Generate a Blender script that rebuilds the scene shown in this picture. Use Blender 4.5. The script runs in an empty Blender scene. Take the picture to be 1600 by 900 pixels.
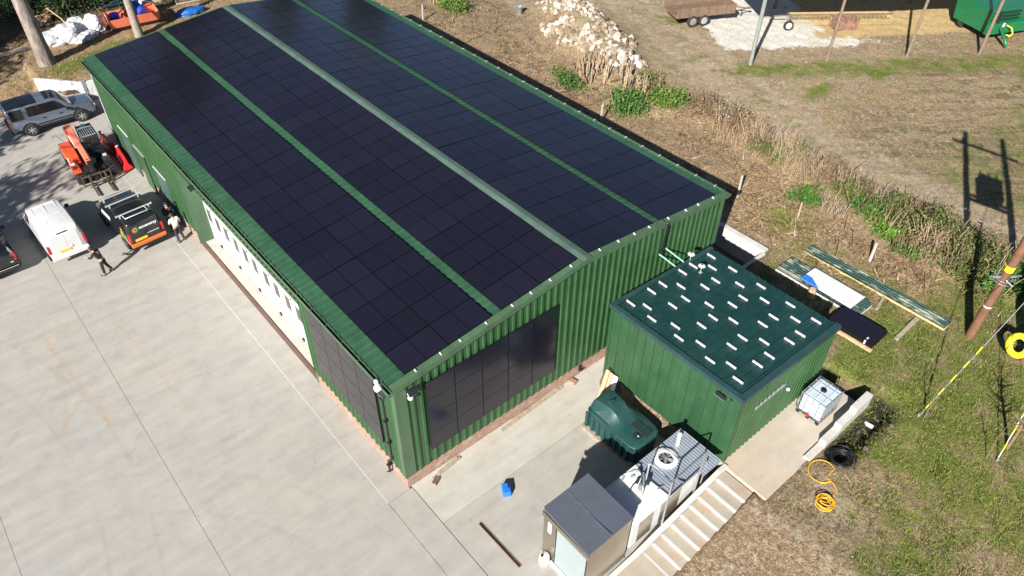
import bpy, bmesh, math, random
import numpy as np
from mathutils import Vector, Matrix
random.seed(7); RNG = np.random.default_rng(11)
SC = bpy.context.scene; COL = SC.collection
R = math.radians
# ------------------------------------------------------------------ helpers
class MB:
    """collects shapes, builds ONE mesh object"""
    def __init__(s): s.v=[]; s.f=[]; s.m=[]
    def add(s, vs, fs, m=0):
        o=len(s.v); s.v+= [tuple(p) for p in vs]
        for f in fs: s.f.append(tuple(i+o for i in f)); s.m.append(m)
        return s
    def quad(s,a,b,c,d,m=0): return s.add([a,b,c,d],[(0,1,2,3)],m)
    def box(s,x0,x1,y0,y1,z0,z1,m=0):
        return s.add([(x0,y0,z0),(x1,y0,z0),(x1,y1,z0),(x0,y1,z0),(x0,y0,z1),(x1,y0,z1),(x1,y1,z1),(x0,y1,z1)],
          [(3,2,1,0),(4,5,6,7),(0,1,5,4),(1,2,6,5),(2,3,7,6),(3,0,4,7)],m)
    def obox(s,c,size,rot=(0,0,0),m=0):
        from mathutils import Euler
        M=Euler(rot).to_matrix(); h=[q/2 for q in size]; c=Vector(c)
        P=[(-1,-1,-1),(1,-1,-1),(1,1,-1),(-1,1,-1),(-1,-1,1),(1,-1,1),(1,1,1),(-1,1,1)]
        return s.add([c+M@Vector((p[0]*h[0],p[1]*h[1],p[2]*h[2])) for p in P],
          [(3,2,1,0),(4,5,6,7),(0,1,5,4),(1,2,6,5),(2,3,7,6),(3,0,4,7)],m)
    def prism(s,poly,ax,a0,a1,m=0):
        """poly: 2D points; ax: 'x','y','z' extrusion axis"""
        def P(p,a): return {'x':(a,p[0],p[1]),'y':(p[0],a,p[1]),'z':(p[0],p[1],a)}[ax]
        n=len(poly); vs=[P(p,a0) for p in poly]+[P(p,a1) for p in poly]
        fs=[(i,(i+1)%n,(i+1)%n+n,i+n) for i in range(n)]+[tuple(range(n-1,-1,-1)),tuple(range(n,2*n))]
        return s.add(vs,fs,m)
    def tube(s,pts,r,n=8,m=0,cap=True,closed=False):
        pts=[Vector(p) for p in pts]; k=len(pts); rr=r if isinstance(r,(list,tuple)) else [r]*k
        vs=[]; prev=None
        for i,p in enumerate(pts):
            if closed: t=(pts[(i+1)%k]-pts[i-1])
            else: t=(pts[min(i+1,k-1)]-pts[max(i-1,0)])
            t=t.normalized() if t.length>1e-9 else Vector((0,0,1))
            if prev is None:
                u=t.cross(Vector((0,0,1)))
                if u.length<1e-3: u=t.cross(Vector((1,0,0)))
            else: u=prev-t*prev.dot(t)
            u.normalize(); w=t.cross(u); prev=u
            for j in range(n):
                a=2*math.pi*j/n; vs.append(p+(u*math.cos(a)+w*math.sin(a))*rr[i])
        fs=[]
        for i in range(k if closed else k-1):
            for j in range(n):
                a=i*n+j; b=i*n+(j+1)%n; c=((i+1)%k)*n+(j+1)%n; d=((i+1)%k)*n+j
                fs.append((a,b,c,d))
        if cap and not closed: fs+= [tuple(range(n-1,-1,-1)),tuple(range((k-1)*n,k*n))]
        return s.add(vs,fs,m)
    def lathe(s,prof,n=20,c=(0,0,0),ax='z',m=0,cap=True):
        """prof: (radius, height) list"""
        vs=[]
        for r,h in prof:
            for j in range(n):
                a=2*math.pi*j/n; p=(r*math.cos(a),r*math.sin(a),h)
                if ax=='x': p=(p[2],p[0],p[1])
                if ax=='y': p=(p[0],p[2],p[1])
                vs.append((c[0]+p[0],c[1]+p[1],c[2]+p[2]))
        k=len(prof); fs=[]
        for i in range(k-1):
            for j in range(n): fs.append((i*n+j,i*n+(j+1)%n,(i+1)*n+(j+1)%n,(i+1)*n+j))
        if cap and prof[0][0]>1e-4: fs.append(tuple(range(n-1,-1,-1)))
        if cap and prof[-1][0]>1e-4: fs.append(tuple(range((k-1)*n,k*n)))
        return s.add(vs,fs,m)
    def blob(s,c,r,m=0,n=8,k=6,jit=0.0,rnd=random):
        vs=[]; fs=[]
        for i in range(k+1):
            th=math.pi*i/k
            for j in range(n):
                a=2*math.pi*j/n; q=1+jit*(rnd.random()-.5)
                vs.append((c[0]+r[0]*q*math.sin(th)*math.cos(a),c[1]+r[1]*q*math.sin(th)*math.sin(a),c[2]+r[2]*q*math.cos(th)))
        for i in range(k):
            for j in range(n): fs.append(((i+1)*n+j,(i+1)*n+(j+1)%n,i*n+(j+1)%n,i*n+j))
        return s.add(vs,fs,m)
    def build(s,name,mats,parent=None,smooth=0,loc=None,bevel=0,fix=True):
        me=bpy.data.meshes.new(name); me.from_pydata(s.v,[],s.f); 
        for mt in (mats if isinstance(mats,(list,tuple)) else [mats]): me.materials.append(mt)
        if any(s.m): me.polygons.foreach_set('material_index',s.m)
        if fix:
            bm=bmesh.new(); bm.from_mesh(me)
            if smooth: bmesh.ops.remove_doubles(bm,verts=bm.verts,dist=1e-4)
            bmesh.ops.recalc_face_normals(bm,faces=bm.faces); bm.to_mesh(me); bm.free()
        if smooth:
            me.polygons.foreach_set('use_smooth',[True]*len(me.polygons)); me.set_sharp_from_angle(angle=R(smooth))
        me.update()
        o=bpy.data.objects.new(name,me); COL.objects.link(o)
        if parent: o.parent=parent
        if loc: o.location=loc
        if bevel:
            b=o.modifiers.new('bevel','BEVEL'); b.width=bevel; b.segments=2; b.limit_method='ANGLE'; b.angle_limit=R(40)
        return o
def tag(o,label=None,cat=None,group=None,kind=None):
    if label: o['label']=label
    if cat: o['category']=cat
    if group: o['group']=group
    if kind: o['kind']=kind
    return o
def thing(name,label,cat,loc=(0,0,0),rz=0,group=None):
    o=bpy.data.objects.new(name,None); COL.objects.link(o); o.location=loc; o.rotation_euler=(0,0,rz); o.empty_display_size=.3
    return tag(o,label,cat,group)
def copy_tree(o,parent=None):
    c=o.copy(); COL.objects.link(c)
    if parent: c.parent=parent
    for ch in o.children: copy_tree(ch,c)
    return c
def fastmesh(name,V,F,mats,parent=None,smooth=False,matidx=None):
    """V (n,3) F (m,k) numpy"""
    me=bpy.data.meshes.new(name); k=F.shape[1]
    me.vertices.add(len(V)); me.vertices.foreach_set('co',np.asarray(V,dtype=np.float32).ravel())
    me.loops.add(F.size); me.loops.foreach_set('vertex_index',F.astype(np.int32).ravel())
    me.polygons.add(len(F)); me.polygons.foreach_set('loop_start',np.arange(0,F.size,k,dtype=np.int32))
    me.polygons.foreach_set('loop_total',np.full(len(F),k,dtype=np.int32))
    for mt in (mats if isinstance(mats,(list,tuple)) else [mats]): me.materials.append(mt)
    if matidx is not None: me.polygons.foreach_set('material_index',matidx.astype(np.int32))
    me.polygons.foreach_set('use_smooth',np.full(len(F),smooth,dtype=bool))
    me.update(calc_edges=True); me.validate()
    o=bpy.data.objects.new(name,me); COL.objects.link(o)
    if parent: o.parent=parent
    return o
# ------------------------------------------------------------------ materials
def lin(h):
    h=h.lstrip('#'); c=[int(h[i:i+2],16)/255 for i in (0,2,4)]
    return tuple((x/12.92 if x<.04045 else ((x+.055)/1.055)**2.4) for x in c)
class NT:
    def __init__(s,name):
        s.mat=bpy.data.materials.new(name); s.mat.use_nodes=True; s.t=s.mat.node_tree; s.n=s.t.nodes; s.l=s.t.links
        s.b=s.n['Principled BSDF']; s.pos=None
    def P(s):
        if s.pos is None: s.pos=s.n.new('ShaderNodeNewGeometry').outputs['Position']
        return s.pos
    def O(s): return s.n.new('ShaderNodeTexCoord').outputs['Object']
    def map(s,vec,scale=(1,1,1),rot=(0,0,0),loc=(0,0,0)):
        m=s.n.new('ShaderNodeMapping'); m.inputs['Scale'].default_value=scale; m.inputs['Rotation'].default_value=rot; m.inputs['Location'].default_value=loc
        s.l.new(vec,m.inputs['Vector']); return m.outputs[0]
    def noise(s,scale,detail=4,rough=.6,vec=None,dist=0):
        n=s.n.new('ShaderNodeTexNoise'); n.inputs['Scale'].default_value=scale; n.inputs['Detail'].default_value=detail; n.inputs['Roughness'].default_value=rough; n.inputs['Distortion'].default_value=dist
        s.l.new(vec if vec is not None else s.P(),n.inputs['Vector']); return n.outputs['Fac']
    def ramp(s,f,stops):
        r=s.n.new('ShaderNodeValToRGB'); e=r.color_ramp.elements
        while len(e)<len(stops): e.new(.5)
        for i,(p,c) in enumerate(stops):
            e[i].position=p; e[i].color=(c,c,c,1) if isinstance(c,(int,float)) else (*c[:3],1)
        s.l.new(f,r.inputs[0]); return r.outputs[0]
    def mix(s,f,a,b,mode='MIX'):
        m=s.n.new('ShaderNodeMix'); m.data_type='RGBA'; m.blend_type=mode
        def put(v,i):
            if isinstance(v,bpy.types.NodeSocket): s.l.new(v,m.inputs[i])
            elif isinstance(v,(int,float)): m.inputs[i].default_value=v if i==0 else (v,v,v,1)
            else: m.inputs[i].default_value=(*v[:3],1)
        put(f,0); put(a,6); put(b,7); return m.outputs[2]
    def math(s,op,a,b=None,c=None):
        m=s.n.new('ShaderNodeMath'); m.operation=op
        for i,v in enumerate((a,b,c)):
            if v is None: continue
            if isinstance(v,bpy.types.NodeSocket): s.l.new(v,m.inputs[i])
            else: m.inputs[i].default_value=v
        return m.outputs[0]
    def col(s,v):
        if isinstance(v,bpy.types.NodeSocket): s.l.new(v,s.b.inputs['Base Color'])
        else: s.b.inputs['Base Color'].default_value=(*v[:3],1)
        return s
    def bump(s,h,strength=.3,dist=.02):
        b=s.n.new('ShaderNodeBump'); b.inputs['Strength'].default_value=strength; b.inputs['Distance'].default_value=dist
        s.l.new(h,b.inputs['Height']); s.l.new(b.outputs[0],s.b.inputs['Normal']); return s
    def set(s,rough=.5,metal=0,spec=None,coat=0,coatr=.05,trans=0,alpha=None,emit=None,sheen=0):
        i=s.b.inputs
        if isinstance(rough,bpy.types.NodeSocket): s.l.new(rough,i['Roughness'])
        else: i['Roughness'].default_value=rough
        i['Metallic'].default_value=metal; i['Coat Weight'].default_value=coat; i['Coat Roughness'].default_value=coatr
        if spec is not None: i['Specular IOR Level'].default_value=spec
        i['Transmission Weight'].default_value=trans
        return s
def basic(name,c,rough=.5,metal=0,var=.12,scale=6,coat=0,bump=0,obj=False,dirt=None,dirtamt=.3,spec=None):
    t=NT(name); v=t.O() if obj else None
    n=t.noise(scale,5,.65,v); f=t.ramp(n,[(.3,1-var),(.7,1+var)])
    cc=t.mix(1,c,f,'MULTIPLY')
    if dirt is not None:
        d=t.ramp(t.noise(scale*.35,6,.7,v),[(.5,0),(.75,1)]); cc=t.mix(t.math('MULTIPLY',d,dirtamt),cc,dirt)
    t.col(cc).set(rough,metal,coat=coat,spec=spec)
    if bump: t.bump(t.noise(scale*6,4,.6,v),bump,.01)
    return t.mat
M={}
def build_mats():
    # concrete yard ---------------------------------------------------
    def conc(name,base,warm,stains=True):
        t=NT(name)
        big=t.noise(.22,5,.6); mid=t.noise(1.3,6,.7); fine=t.noise(40,3,.7)
        st=t.noise(1.0,4,.6,t.map(t.P(),(.35,2.2,1),(0,0,R(-38)))) # trowel drag
        c=t.mix(t.ramp(big,[(.35,0),(.65,1)]),base,warm)
        c=t.mix(1,c,t.ramp(mid,[(.25,.86),(.5,1.0),(.75,1.07)]),'MULTIPLY')
        c=t.mix(1,c,t.ramp(st,[(.3,.92),(.7,1.07)]),'MULTIPLY')
        c=t.mix(1,c,t.ramp(fine,[(.3,.90),(.7,1.08)]),'MULTIPLY')
        if stains:
            s=t.n.new('ShaderNodeSeparateXYZ'); t.l.new(t.P(),s.inputs[0])
            for (cx,cy,rr,w_,am) in ((-30,8,21.0,.14,.16),(-30,8,22.6,.14,.16),(9,30,16.5,.13,.14),(9,30,18.1,.13,.14),(-14,-4,11.0,.15,.13),(-14,-4,12.7,.15,.13),(-40,40,41,.14,.14),(-40,40,42.7,.14,.14)):
                q=t.n.new('ShaderNodeVectorMath'); q.operation='DISTANCE'; pp=t.n.new('ShaderNodeCombineXYZ'); t.l.new(s.outputs[0],pp.inputs[0]); t.l.new(s.outputs[1],pp.inputs[1]); t.l.new(pp.outputs[0],q.inputs[0]); q.inputs[1].default_value=(cx,cy,0)
                dd=t.math('DIVIDE',t.math('ABSOLUTE',t.math('SUBTRACT',q.outputs['Value'],rr)),w_); k=t.math('MAXIMUM',t.math('SUBTRACT',1,dd),0)
                c=t.mix(t.math('MULTIPLY',t.math('MULTIPLY',k,am),t.ramp(t.noise(.9,4,.7,t.map(t.P(),loc=(cx,rr,0))),[(.40,0),(.62,1)])),c,(.12,.105,.09))
            vo=t.n.new('ShaderNodeTexVoronoi'); vo.feature='DISTANCE_TO_EDGE'; vo.inputs['Scale'].default_value=.13; wp=t.n.new('ShaderNodeVectorMath'); wp.operation='MULTIPLY_ADD'; nn=t.n.new('ShaderNodeTexNoise'); nn.inputs['Scale'].default_value=.7; nn.inputs['Detail'].default_value=6; t.l.new(t.P(),nn.inputs['Vector']); t.l.new(nn.outputs['Color'],wp.inputs[0]); wp.inputs[1].default_value=(1.6,1.6,0); t.l.new(t.P(),wp.inputs[2]); t.l.new(wp.outputs[0],vo.inputs['Vector'])
            ck=t.math('MULTIPLY',t.ramp(vo.outputs['Distance'],[(0,1),(.0016,0)]),t.ramp(t.noise(.25,3,.5,t.map(t.P(),loc=(7,7,0))),[(.50,0),(.60,1)]))
            c=t.mix(t.math('MULTIPLY',ck,.28),c,(.16,.14,.12))
        sp=t.ramp(t.noise(3.2,2,.5),[(.72,0),(.76,1)])
        c=t.mix(t.math('MULTIPLY',sp,.35),c,(.23,.19,.14)); sp2=t.ramp(t.noise(7,1,.5,t.map(t.P(),loc=(2,8,0))),[(.765,0),(.79,1)]); c=t.mix(t.math('MULTIPLY',sp2,.6),c,(.10,.085,.07))
        if stains:
            # rust run stains along two tyre lines
            s=t.n.new('ShaderNodeSeparateXYZ'); t.l.new(t.P(),s.inputs[0])
            wob=t.math('MULTIPLY',t.math('SUBTRACT',t.noise(.8,4,.6),.5),.5)
            for (xa,ya,sl,y0,y1,w,am) in ((-7.75,13.5,-.10,9.7,17.0,.18,.62),(-8.5,12.0,.22,9.5,14.5,.20,.42),(-5.0,12.5,-.08,8.5,16.5,.12,.4)):
                dx=t.math('ABSOLUTE',t.math('SUBTRACT',t.math('ADD',s.outputs[0],wob),t.math('ADD',t.math('MULTIPLY',t.math('SUBTRACT',s.outputs[1],ya),sl),xa)))
                m1=t.math('SUBTRACT',1,t.math('SMOOTH_MIN',t.math('DIVIDE',dx,w),1,.3))
                inr=t.math('MULTIPLY',t.math('GREATER_THAN',s.outputs[1],y0),t.math('LESS_THAN',s.outputs[1],y1))
                br=t.ramp(t.noise(2.6,5,.75),[(.42,0),(.62,1)])
                k=t.math('MULTIPLY',t.math('MULTIPLY',t.math('MAXIMUM',m1,0),inr),t.math('MULTIPLY',br,am))
                c=t.mix(k,c,(.36,.23,.11))
            o2=t.ramp(t.noise(.5,5,.7,t.map(t.P(),loc=(9,4,0))),[(.58,0),(.75,1)])
            c=t.mix(t.math('MULTIPLY',o2,.30),c,(.40,.30,.19))
        t.col(c).set(t.ramp(mid,[(.3,.75),(.7,.9)])).bump(t.noise(30,4,.7),.25,.006)
        return t.mat
    M['conc']=conc('yard_concrete',(.352,.336,.306),(.378,.350,.303))
    M['conc_light']=conc('apron_concrete',(.46,.44,.395),(.43,.40,.345),False)
    M['conc_plat']=conc('platform_concrete',(.46,.35,.245),(.47,.42,.35),False)
    M['conc_wall']=conc('wall_concrete',(.55,.53,.49),(.50,.48,.43),False)
    t=NT('stair_concrete'); n=t.noise(2.2,5,.7); c=t.mix(1,(.37,.325,.26),t.ramp(n,[(.3,.85),(.7,1.08)]),'MULTIPLY')
    rs=t.ramp(t.noise(1.6,4,.6,t.map(t.P(),loc=(3,1,2))),[(.54,0),(.70,1)]); c=t.mix(t.math('MULTIPLY',rs,.6),c,(.45,.21,.08))
    t.col(c).set(.85).bump(t.noise(35,3,.6),.2,.005); M['conc_stair']=t.mat
    # green coated steel -------------------------------------------------
    def steel(name,c,rough=.42,spec=.4):
        t=NT(name); n=t.noise(.8,5,.65); n2=t.noise(18,3,.6)
        cc=t.mix(1,c,t.ramp(n,[(.3,.82),(.7,1.18)]),'MULTIPLY'); cc=t.mix(1,cc,t.ramp(t.noise(3,4,.6,t.map(t.P(),(1,1,.10))),[(.3,.86),(.7,1.10)]),'MULTIPLY'); cc=t.mix(1,cc,t.ramp(n2,[(.3,.95),(.7,1.05)]),'MULTIPLY')
        d=t.ramp(t.noise(2.5,5,.7,t.map(t.P(),(1,1,.15))),[(.55,0),(.8,1)]); cc=t.mix(t.math('MULTIPLY',d,.10),cc,(.22,.20,.15))
        t.col(cc).set(t.ramp(n,[(.3,rough-.06),(.7,rough+.1)]),spec=spec); return t.mat
    M['green']=steel('green_cladding',(.033,.090,.034))
    M['green_roof']=steel('green_roof_sheet',(.030,.088,.047),.38)
    M['green_trim']=steel('green_trim',(.066,.124,.067),.40)
    M['ridge']=steel('weathered_ridge_green',(.085,.135,.108),.46)
    M['shed_green']=steel('shed_green',(.028,.082,.036),.40)
    M['shed_roof']=steel('shed_roof_green',(.010,.044,.041),.38)
    M['shed_trim']=steel('shed_trim_blue_green',(.022,.055,.055),.38)
    t=NT('dirty_green_sheet'); dd=t.ramp(t.noise(1.6,6,.75,t.map(t.P(),(1.6,.6,1))),[(.50,0),(.60,1)]); t.col(t.mix(t.math('MULTIPLY',dd,.8),t.mix(t.noise(6),(.012,.040,.032),(.025,.075,.060)),t.mix(t.noise(20),(.26,.25,.17),(.50,.49,.40)))).set(.55); M['old_sheet']=t.mat
    # solar panel ----------------------------------------------------------
    t=NT('solar_glass'); oi=t.n.new('ShaderNodeObjectInfo')
    sep=t.n.new('ShaderNodeSeparateXYZ'); t.l.new(t.O(),sep.inputs[0])
    def lines(sock,pitch,w):
        fr=t.math('FRACT',t.math('DIVIDE',sock,pitch)); return t.math('LESS_THAN',t.math('ABSOLUTE',t.math('SUBTRACT',fr,.5)),w)
    g=t.math('MAXIMUM',lines(sep.outputs[0],.0965,.05),lines(sep.outputs[1],.188,.03))
    c=t.mix(oi.outputs['Random'],(.0084,.0080,.0150),(.0118,.0110,.0200))
    c=t.mix(t.math('MULTIPLY',g,.5),c,(.0125,.0120,.0200))
    t.col(c).set(t.ramp(t.noise(1.2,4,.6),[(.3,.16),(.7,.19)]),spec=.52); M['pv']=t.mat
    M['pv_frame']=basic('black_anodised_frame',(.0025,.0025,.003),.45,metal=0,var=.1)
    M['pv_brown']=basic('black_glass_lines',(.0025,.0025,.0035),.5,spec=.15)
    # brick ------------------------------------------------------------------
    t=NT('red_brick')
    s=t.n.new('ShaderNodeSeparateXYZ'); t.l.new(t.P(),s.inputs[0])
    cmb=t.n.new('ShaderNodeCombineXYZ'); t.l.new(t.math('ADD',s.outputs[0],s.outputs[1]),cmb.inputs[0]); t.l.new(s.outputs[2],cmb.inputs[1])
    b=t.n.new('ShaderNodeTexBrick'); t.l.new(cmb.outputs[0],b.inputs['Vector'])
    for k,v in (('Color1',(.24,.105,.070,1)),('Color2',(.34,.175,.12,1)),('Mortar',(.45,.40,.33,1))): b.inputs[k].default_value=v
    b.inputs['Scale'].default_value=1; b.inputs['Mortar Size'].default_value=.009; b.inputs['Brick Width'].default_value=.225; b.inputs['Row Height'].default_value=.075
    c=t.mix(1,b.outputs['Color'],t.ramp(t.noise(5,5,.7),[(.3,.75),(.7,1.2)]),'MULTIPLY')
    c=t.mix(t.math('MULTIPLY',t.ramp(t.noise(1.2,5,.7),[(.55,0),(.7,1)]),.45),c,(.50,.42,.34))
    t.col(c).set(.9).bump(b.outputs['Fac'],-.4,.006); M['brick']=t.mat
    M['white']=basic('white_paint',(.62,.62,.61),.4,var=.06,scale=3)
    M['door_white']=basic('white_door_coating',(.60,.60,.60),.45,var=.05,scale=1.5,dirt=(.5,.47,.4),dirtamt=.15)
    M['glass']=basic('dark_window_glass',(.010,.012,.014),.06,var=.05,spec=.6)
    M['greyglass']=basic('grey_window_glass',(.10,.105,.105),.15,var=.15,scale=4)
    M['black']=basic('black_plastic',(.012,.012,.013),.45,var=.1)
    M['blackmetal']=basic('black_metal',(.015,.016,.018),.4,var=.15)
    M['rubber']=basic('tyre_rubber',(.022,.022,.023),.85,var=.25,scale=12,dirt=(.12,.10,.08),dirtamt=.3)
    M['alloy']=basic('alloy_rim',(.62,.62,.62),.28,metal=.85,var=.05)
    M['galv']=basic('galvanised_steel',(.50,.52,.53),.42,metal=.75,var=.18,scale=14)
    M['galvdull']=basic('dull_galvanised',(.38,.40,.41),.55,metal=.4,var=.2,scale=10)
    M['alu']=basic('aluminium',(.70,.70,.72),.42,metal=.35,var=.06)
    M['stainless']=basic('stainless_sheet',(.46,.41,.34),.30,metal=.9,var=.08,scale=1.2)
    M['stainless_top']=basic('stainless_roof_sheet',(.37,.39,.43),.34,metal=.8,var=.08,scale=1.5)
    M['mirror']=basic('ribbed_steel_sky_tint',(.26,.295,.36),.3,metal=.25,var=.12,scale=2)  # blue-grey base colour paints in the sky that the ribbed steel reflects
    M['shutter']=basic('pale_shutter',(.28,.33,.34),.45,var=.05)
    M['tank_green']=basic('moulded_green_plastic',(.012,.052,.050),.42,var=.12,scale=3,dirt=(.10,.16,.15),dirtamt=.2)
    M['tank_dark']=basic('moulded_dark_panel',(.014,.026,.027),.55,var=.1)
    M['orange']=basic('orange_machine_paint',(.72,.085,.022),.35,var=.12,scale=4,dirt=(.25,.12,.07),dirtamt=.35,coat=.3)
    M['orange_pale']=basic('sun_faded_orange_paint',(.78,.20,.11),.45,var=.12,scale=4,dirt=(.45,.30,.22),dirtamt=.3)
    M['red']=basic('red_plastic',(.62,.022,.02),.4,var=.12,scale=5)
    M['rust']=basic('rusty_steel',(.155,.095,.055),.8,var=.35,scale=5,bump=.2)
    M['rustbrown']=basic('rusty_brown_strip',(.145,.085,.062),.75,var=.2,scale=4)
    M['silver']=basic('silver_car_paint',(.16,.19,.245),.3,metal=.4,var=.04,scale=2,coat=.8)
    M['vanwhite']=basic('white_van_paint',(.62,.62,.62),.3,var=.05,scale=2,coat=.7,dirt=(.6,.57,.5),dirtamt=.12)
    M['carblack']=basic('black_car_paint',(.008,.008,.010),.16,var=.1,coat=1)
    M['vanblack']=basic('black_van_paint',(.011,.012,.013),.2,var=.1,coat=.8)
    M['vanorange']=basic('orange_van_wrap',(.56,.135,.03),.35,var=.1,coat=.4)
    M['lamp_red']=basic('red_lamp_lens',(.50,.012,.02),.15,var=.2,scale=20,coat=.6)
    M['lamp_clear']=basic('clear_lamp_lens',(.65,.66,.66),.12,var=.1,coat=.6)
    M['plate']=basic('yellow_plate',(.72,.50,.03),.4,var=.1,scale=20)
    M['yellow']=basic('yellow_plastic',(.80,.66,.02),.45,var=.1)
    M['hose_yellow']=basic('yellow_hose',(.74,.40,.03),.45,var=.1)
    M['blue']=basic('blue_plastic',(.025,.17,.55),.38,var=.12,scale=8)
    M['navy']=basic('blue_drum_plastic',(.02,.06,.50),.4,var=.12)
    M['cyan']=basic('pale_blue_strap',(.22,.50,.62),.5,var=.1)
    M['tarp']=basic('blue_tarpaulin',(.015,.11,.38),.4,var=.3,scale=4,bump=.4)
    M['timber']=basic('raw_timber',(.50,.35,.21),.8,var=.25,scale=4,dirt=(.30,.24,.18))
    M['greytimber']=basic('weathered_timber',(.33,.27,.20),.85,var=.3,scale=6)
    M['pole']=basic('creosoted_pole',(.170,.080,.045),.75,var=.25,scale=3,dirt=(.25,.14,.09))
    M['post_green']=basic('lichened_post',(.22,.25,.22),.8,var=.2,scale=5)
    M['post_brown']=basic('brown_timber_post',(.20,.145,.105),.8,var=.3,scale=5)
    M['ibc']=basic('milky_ibc_plastic',(.46,.54,.62),.35,var=.06,scale=2,spec=.6)
    M['bagwhite']=basic('white_woven_bag',(.50,.51,.53),.6,var=.25,scale=4,dirt=(.16,.20,.22),dirtamt=.75)
    t=NT('rubble_stone'); at=t.n.new('ShaderNodeAttribute'); at.attribute_name='tint'; t.col(t.mix(1,at.outputs['Color'],t.ramp(t.noise(9,5,.7),[(.3,.7),(.7,1.2)]),'MULTIPLY')).set(.9,spec=.2); M['stone']=t.mat
    M['straw']=basic('straw',(.55,.41,.20),.9,var=.25,scale=3)
    M['machine_green']=basic('bright_green_machine_paint',(.006,.13,.05),.35,var=.12,scale=3,coat=.3)
    M['trailer']=basic('faded_trailer_paint',(.17,.11,.075),.7,var=.3,scale=3,dirt=(.10,.12,.08),dirtamt=.5)
    M['skin']=basic('skin',(.52,.30,.21),.55,var=.06)
    M['hair']=basic('dark_hair',(.025,.016,.011),.6,var=.2,scale=30)
    M['shirt_white']=basic('white_shirt',(.78,.78,.80),.75,var=.06,scale=9,bump=.15)
    M['cloth_black']=basic('black_cloth',(.014,.014,.016),.8,var=.2,scale=9,bump=.15)
    M['cloth_navy']=basic('dark_trousers',(.022,.024,.034),.8,var=.2,scale=9,bump=.15)
    M['shoe']=basic('black_shoe',(.012,.011,.010),.5,var=.1)
    M['logo_orange']=basic('logo_orange',(.80,.30,.03),.5,var=.02); M['logo_green']=basic('logo_green',(.05,.45,.12),.5,var=.02)
    M['text_white']=basic('text_white',(.82,.82,.82),.5,var=.02)
    # bark
    t=NT('pine_bark'); n=t.noise(5,6,.7,t.map(t.P(),(1,1,.22))); c=t.ramp(n,[(.3,(.09,.07,.055)),(.5,(.24,.20,.17)),(.7,(.38,.33,.29))])
    t.col(c).set(.9).bump(n,.9,.06); M['bark']=t.mat
    M['bark_pale']=basic('pale_bark',(.27,.235,.20),.85,var=.25,scale=5,bump=.4)
    M['twig']=basic('dry_twig',(.20,.135,.085),.85,var=.3,scale=5)
    M['twig_pale']=basic('cut_twig',(.36,.265,.165),.85,var=.3,scale=5)
    def leafmat(name,c1,c2,sc=1.6):
        t=NT(name); n=t.noise(sc,3,.6); n2=t.noise(14,2,.5)
        c=t.mix(t.ramp(n,[(.35,0),(.65,1)]),c1,c2); c=t.mix(1,c,t.ramp(n2,[(.3,.7),(.7,1.35)]),'MULTIPLY')
        t.col(c).set(.5,spec=.35); t.b.inputs['Subsurface Weight'].default_value=0; return t.mat
    M['leaf_ivy']=leafmat('ivy_leaf',(.028,.088,.016),(.070,.155,.020))
    M['leaf_bright']=leafmat('bright_bramble_leaf',(.060,.140,.016),(.115,.200,.026))
    M['leaf_olive']=leafmat('olive_hedge_leaf',(.060,.090,.020),(.140,.150,.042))
    M['leaf_dark']=leafmat('dark_evergreen_leaf',(.014,.036,.012),(.034,.070,.020),.8)
    M['needle']=leafmat('pine_needle',(.018,.038,.014),(.035,.060,.022),.6)
    M['leaf_dry']=leafmat('dry_bracken_leaf',(.13,.088,.050),(.27,.195,.115)); t=NT('grass_blade'); at=t.n.new('ShaderNodeAttribute'); at.attribute_name='tint'
    t.col(at.outputs['Color']).set(.7,spec=.25); M['grass']=t.mat
    # terrain --------------------------------------------------------------
    t=NT('terrain_soil'); at=t.n.new('ShaderNodeAttribute'); at.attribute_name='mask'
    sp=t.n.new('ShaderNodeSeparateColor'); t.l.new(at.outputs['Color'],sp.inputs[0])
    G,S_,D=sp.outputs[0],sp.outputs[1],sp.outputs[2]; Lt=at.outputs['Alpha']
    at2=t.n.new('ShaderNodeAttribute'); at2.attribute_name='mask2'; sp2=t.n.new('ShaderNodeSeparateColor'); t.l.new(at2.outputs['Color'],sp2.inputs[0])
    TR,WH,YS=sp2.outputs[0],sp2.outputs[1],sp2.outputs[2]
    n1=t.noise(.9,6,.7); n2=t.noise(4.5,5,.7); n3=t.noise(9,4,.75); n4=t.noise(2.0,5,.65,t.map(t.P(),loc=(5,2,1))); n5=t.noise(18,4,.75); n6=t.noise(5.5,5,.75)
    def thr(mask,a,b): # patchy threshold
        q=t.math('ADD',mask,t.math('ADD',t.math('MULTIPLY',t.math('SUBTRACT',a,.5),1.5),t.math('MULTIPLY',t.math('SUBTRACT',b,.5),1.3)))
        return t.ramp(q,[(.36,0),(.64,1)])
    soil=t.ramp(t.math('ADD',t.math('MULTIPLY',n6,.5),t.math('MULTIPLY',n5,.5)),[(.36,(.075,.050,.030)),(.50,(.25,.180,.112)),(.63,(.50,.38,.255))])
    light=t.ramp(t.math('ADD',t.math('MULTIPLY',n6,.5),t.math('MULTIPLY',n3,.5)),[(.36,(.20,.150,.100)),(.5,(.375,.302,.222)),(.64,(.58,.49,.38))])
    straw=t.ramp(t.math('ADD',t.math('MULTIPLY',n3,.6),t.math('MULTIPLY',n5,.4)),[(.36,(.085,.056,.030)),(.50,(.31,.212,.115)),(.63,(.60,.45,.265))])
    grass=t.ramp(t.math('ADD',t.math('MULTIPLY',n3,.55),t.math('MULTIPLY',n5,.45)),[(.36,(.028,.046,.009)),(.50,(.125,.160,.026)),(.64,(.30,.295,.080))])
    c=t.mix(thr(Lt,n1,n2),soil,light); c=t.mix(thr(S_,n4,n3),c,straw); c=t.mix(thr(G,n1,n3),c,grass)
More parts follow.
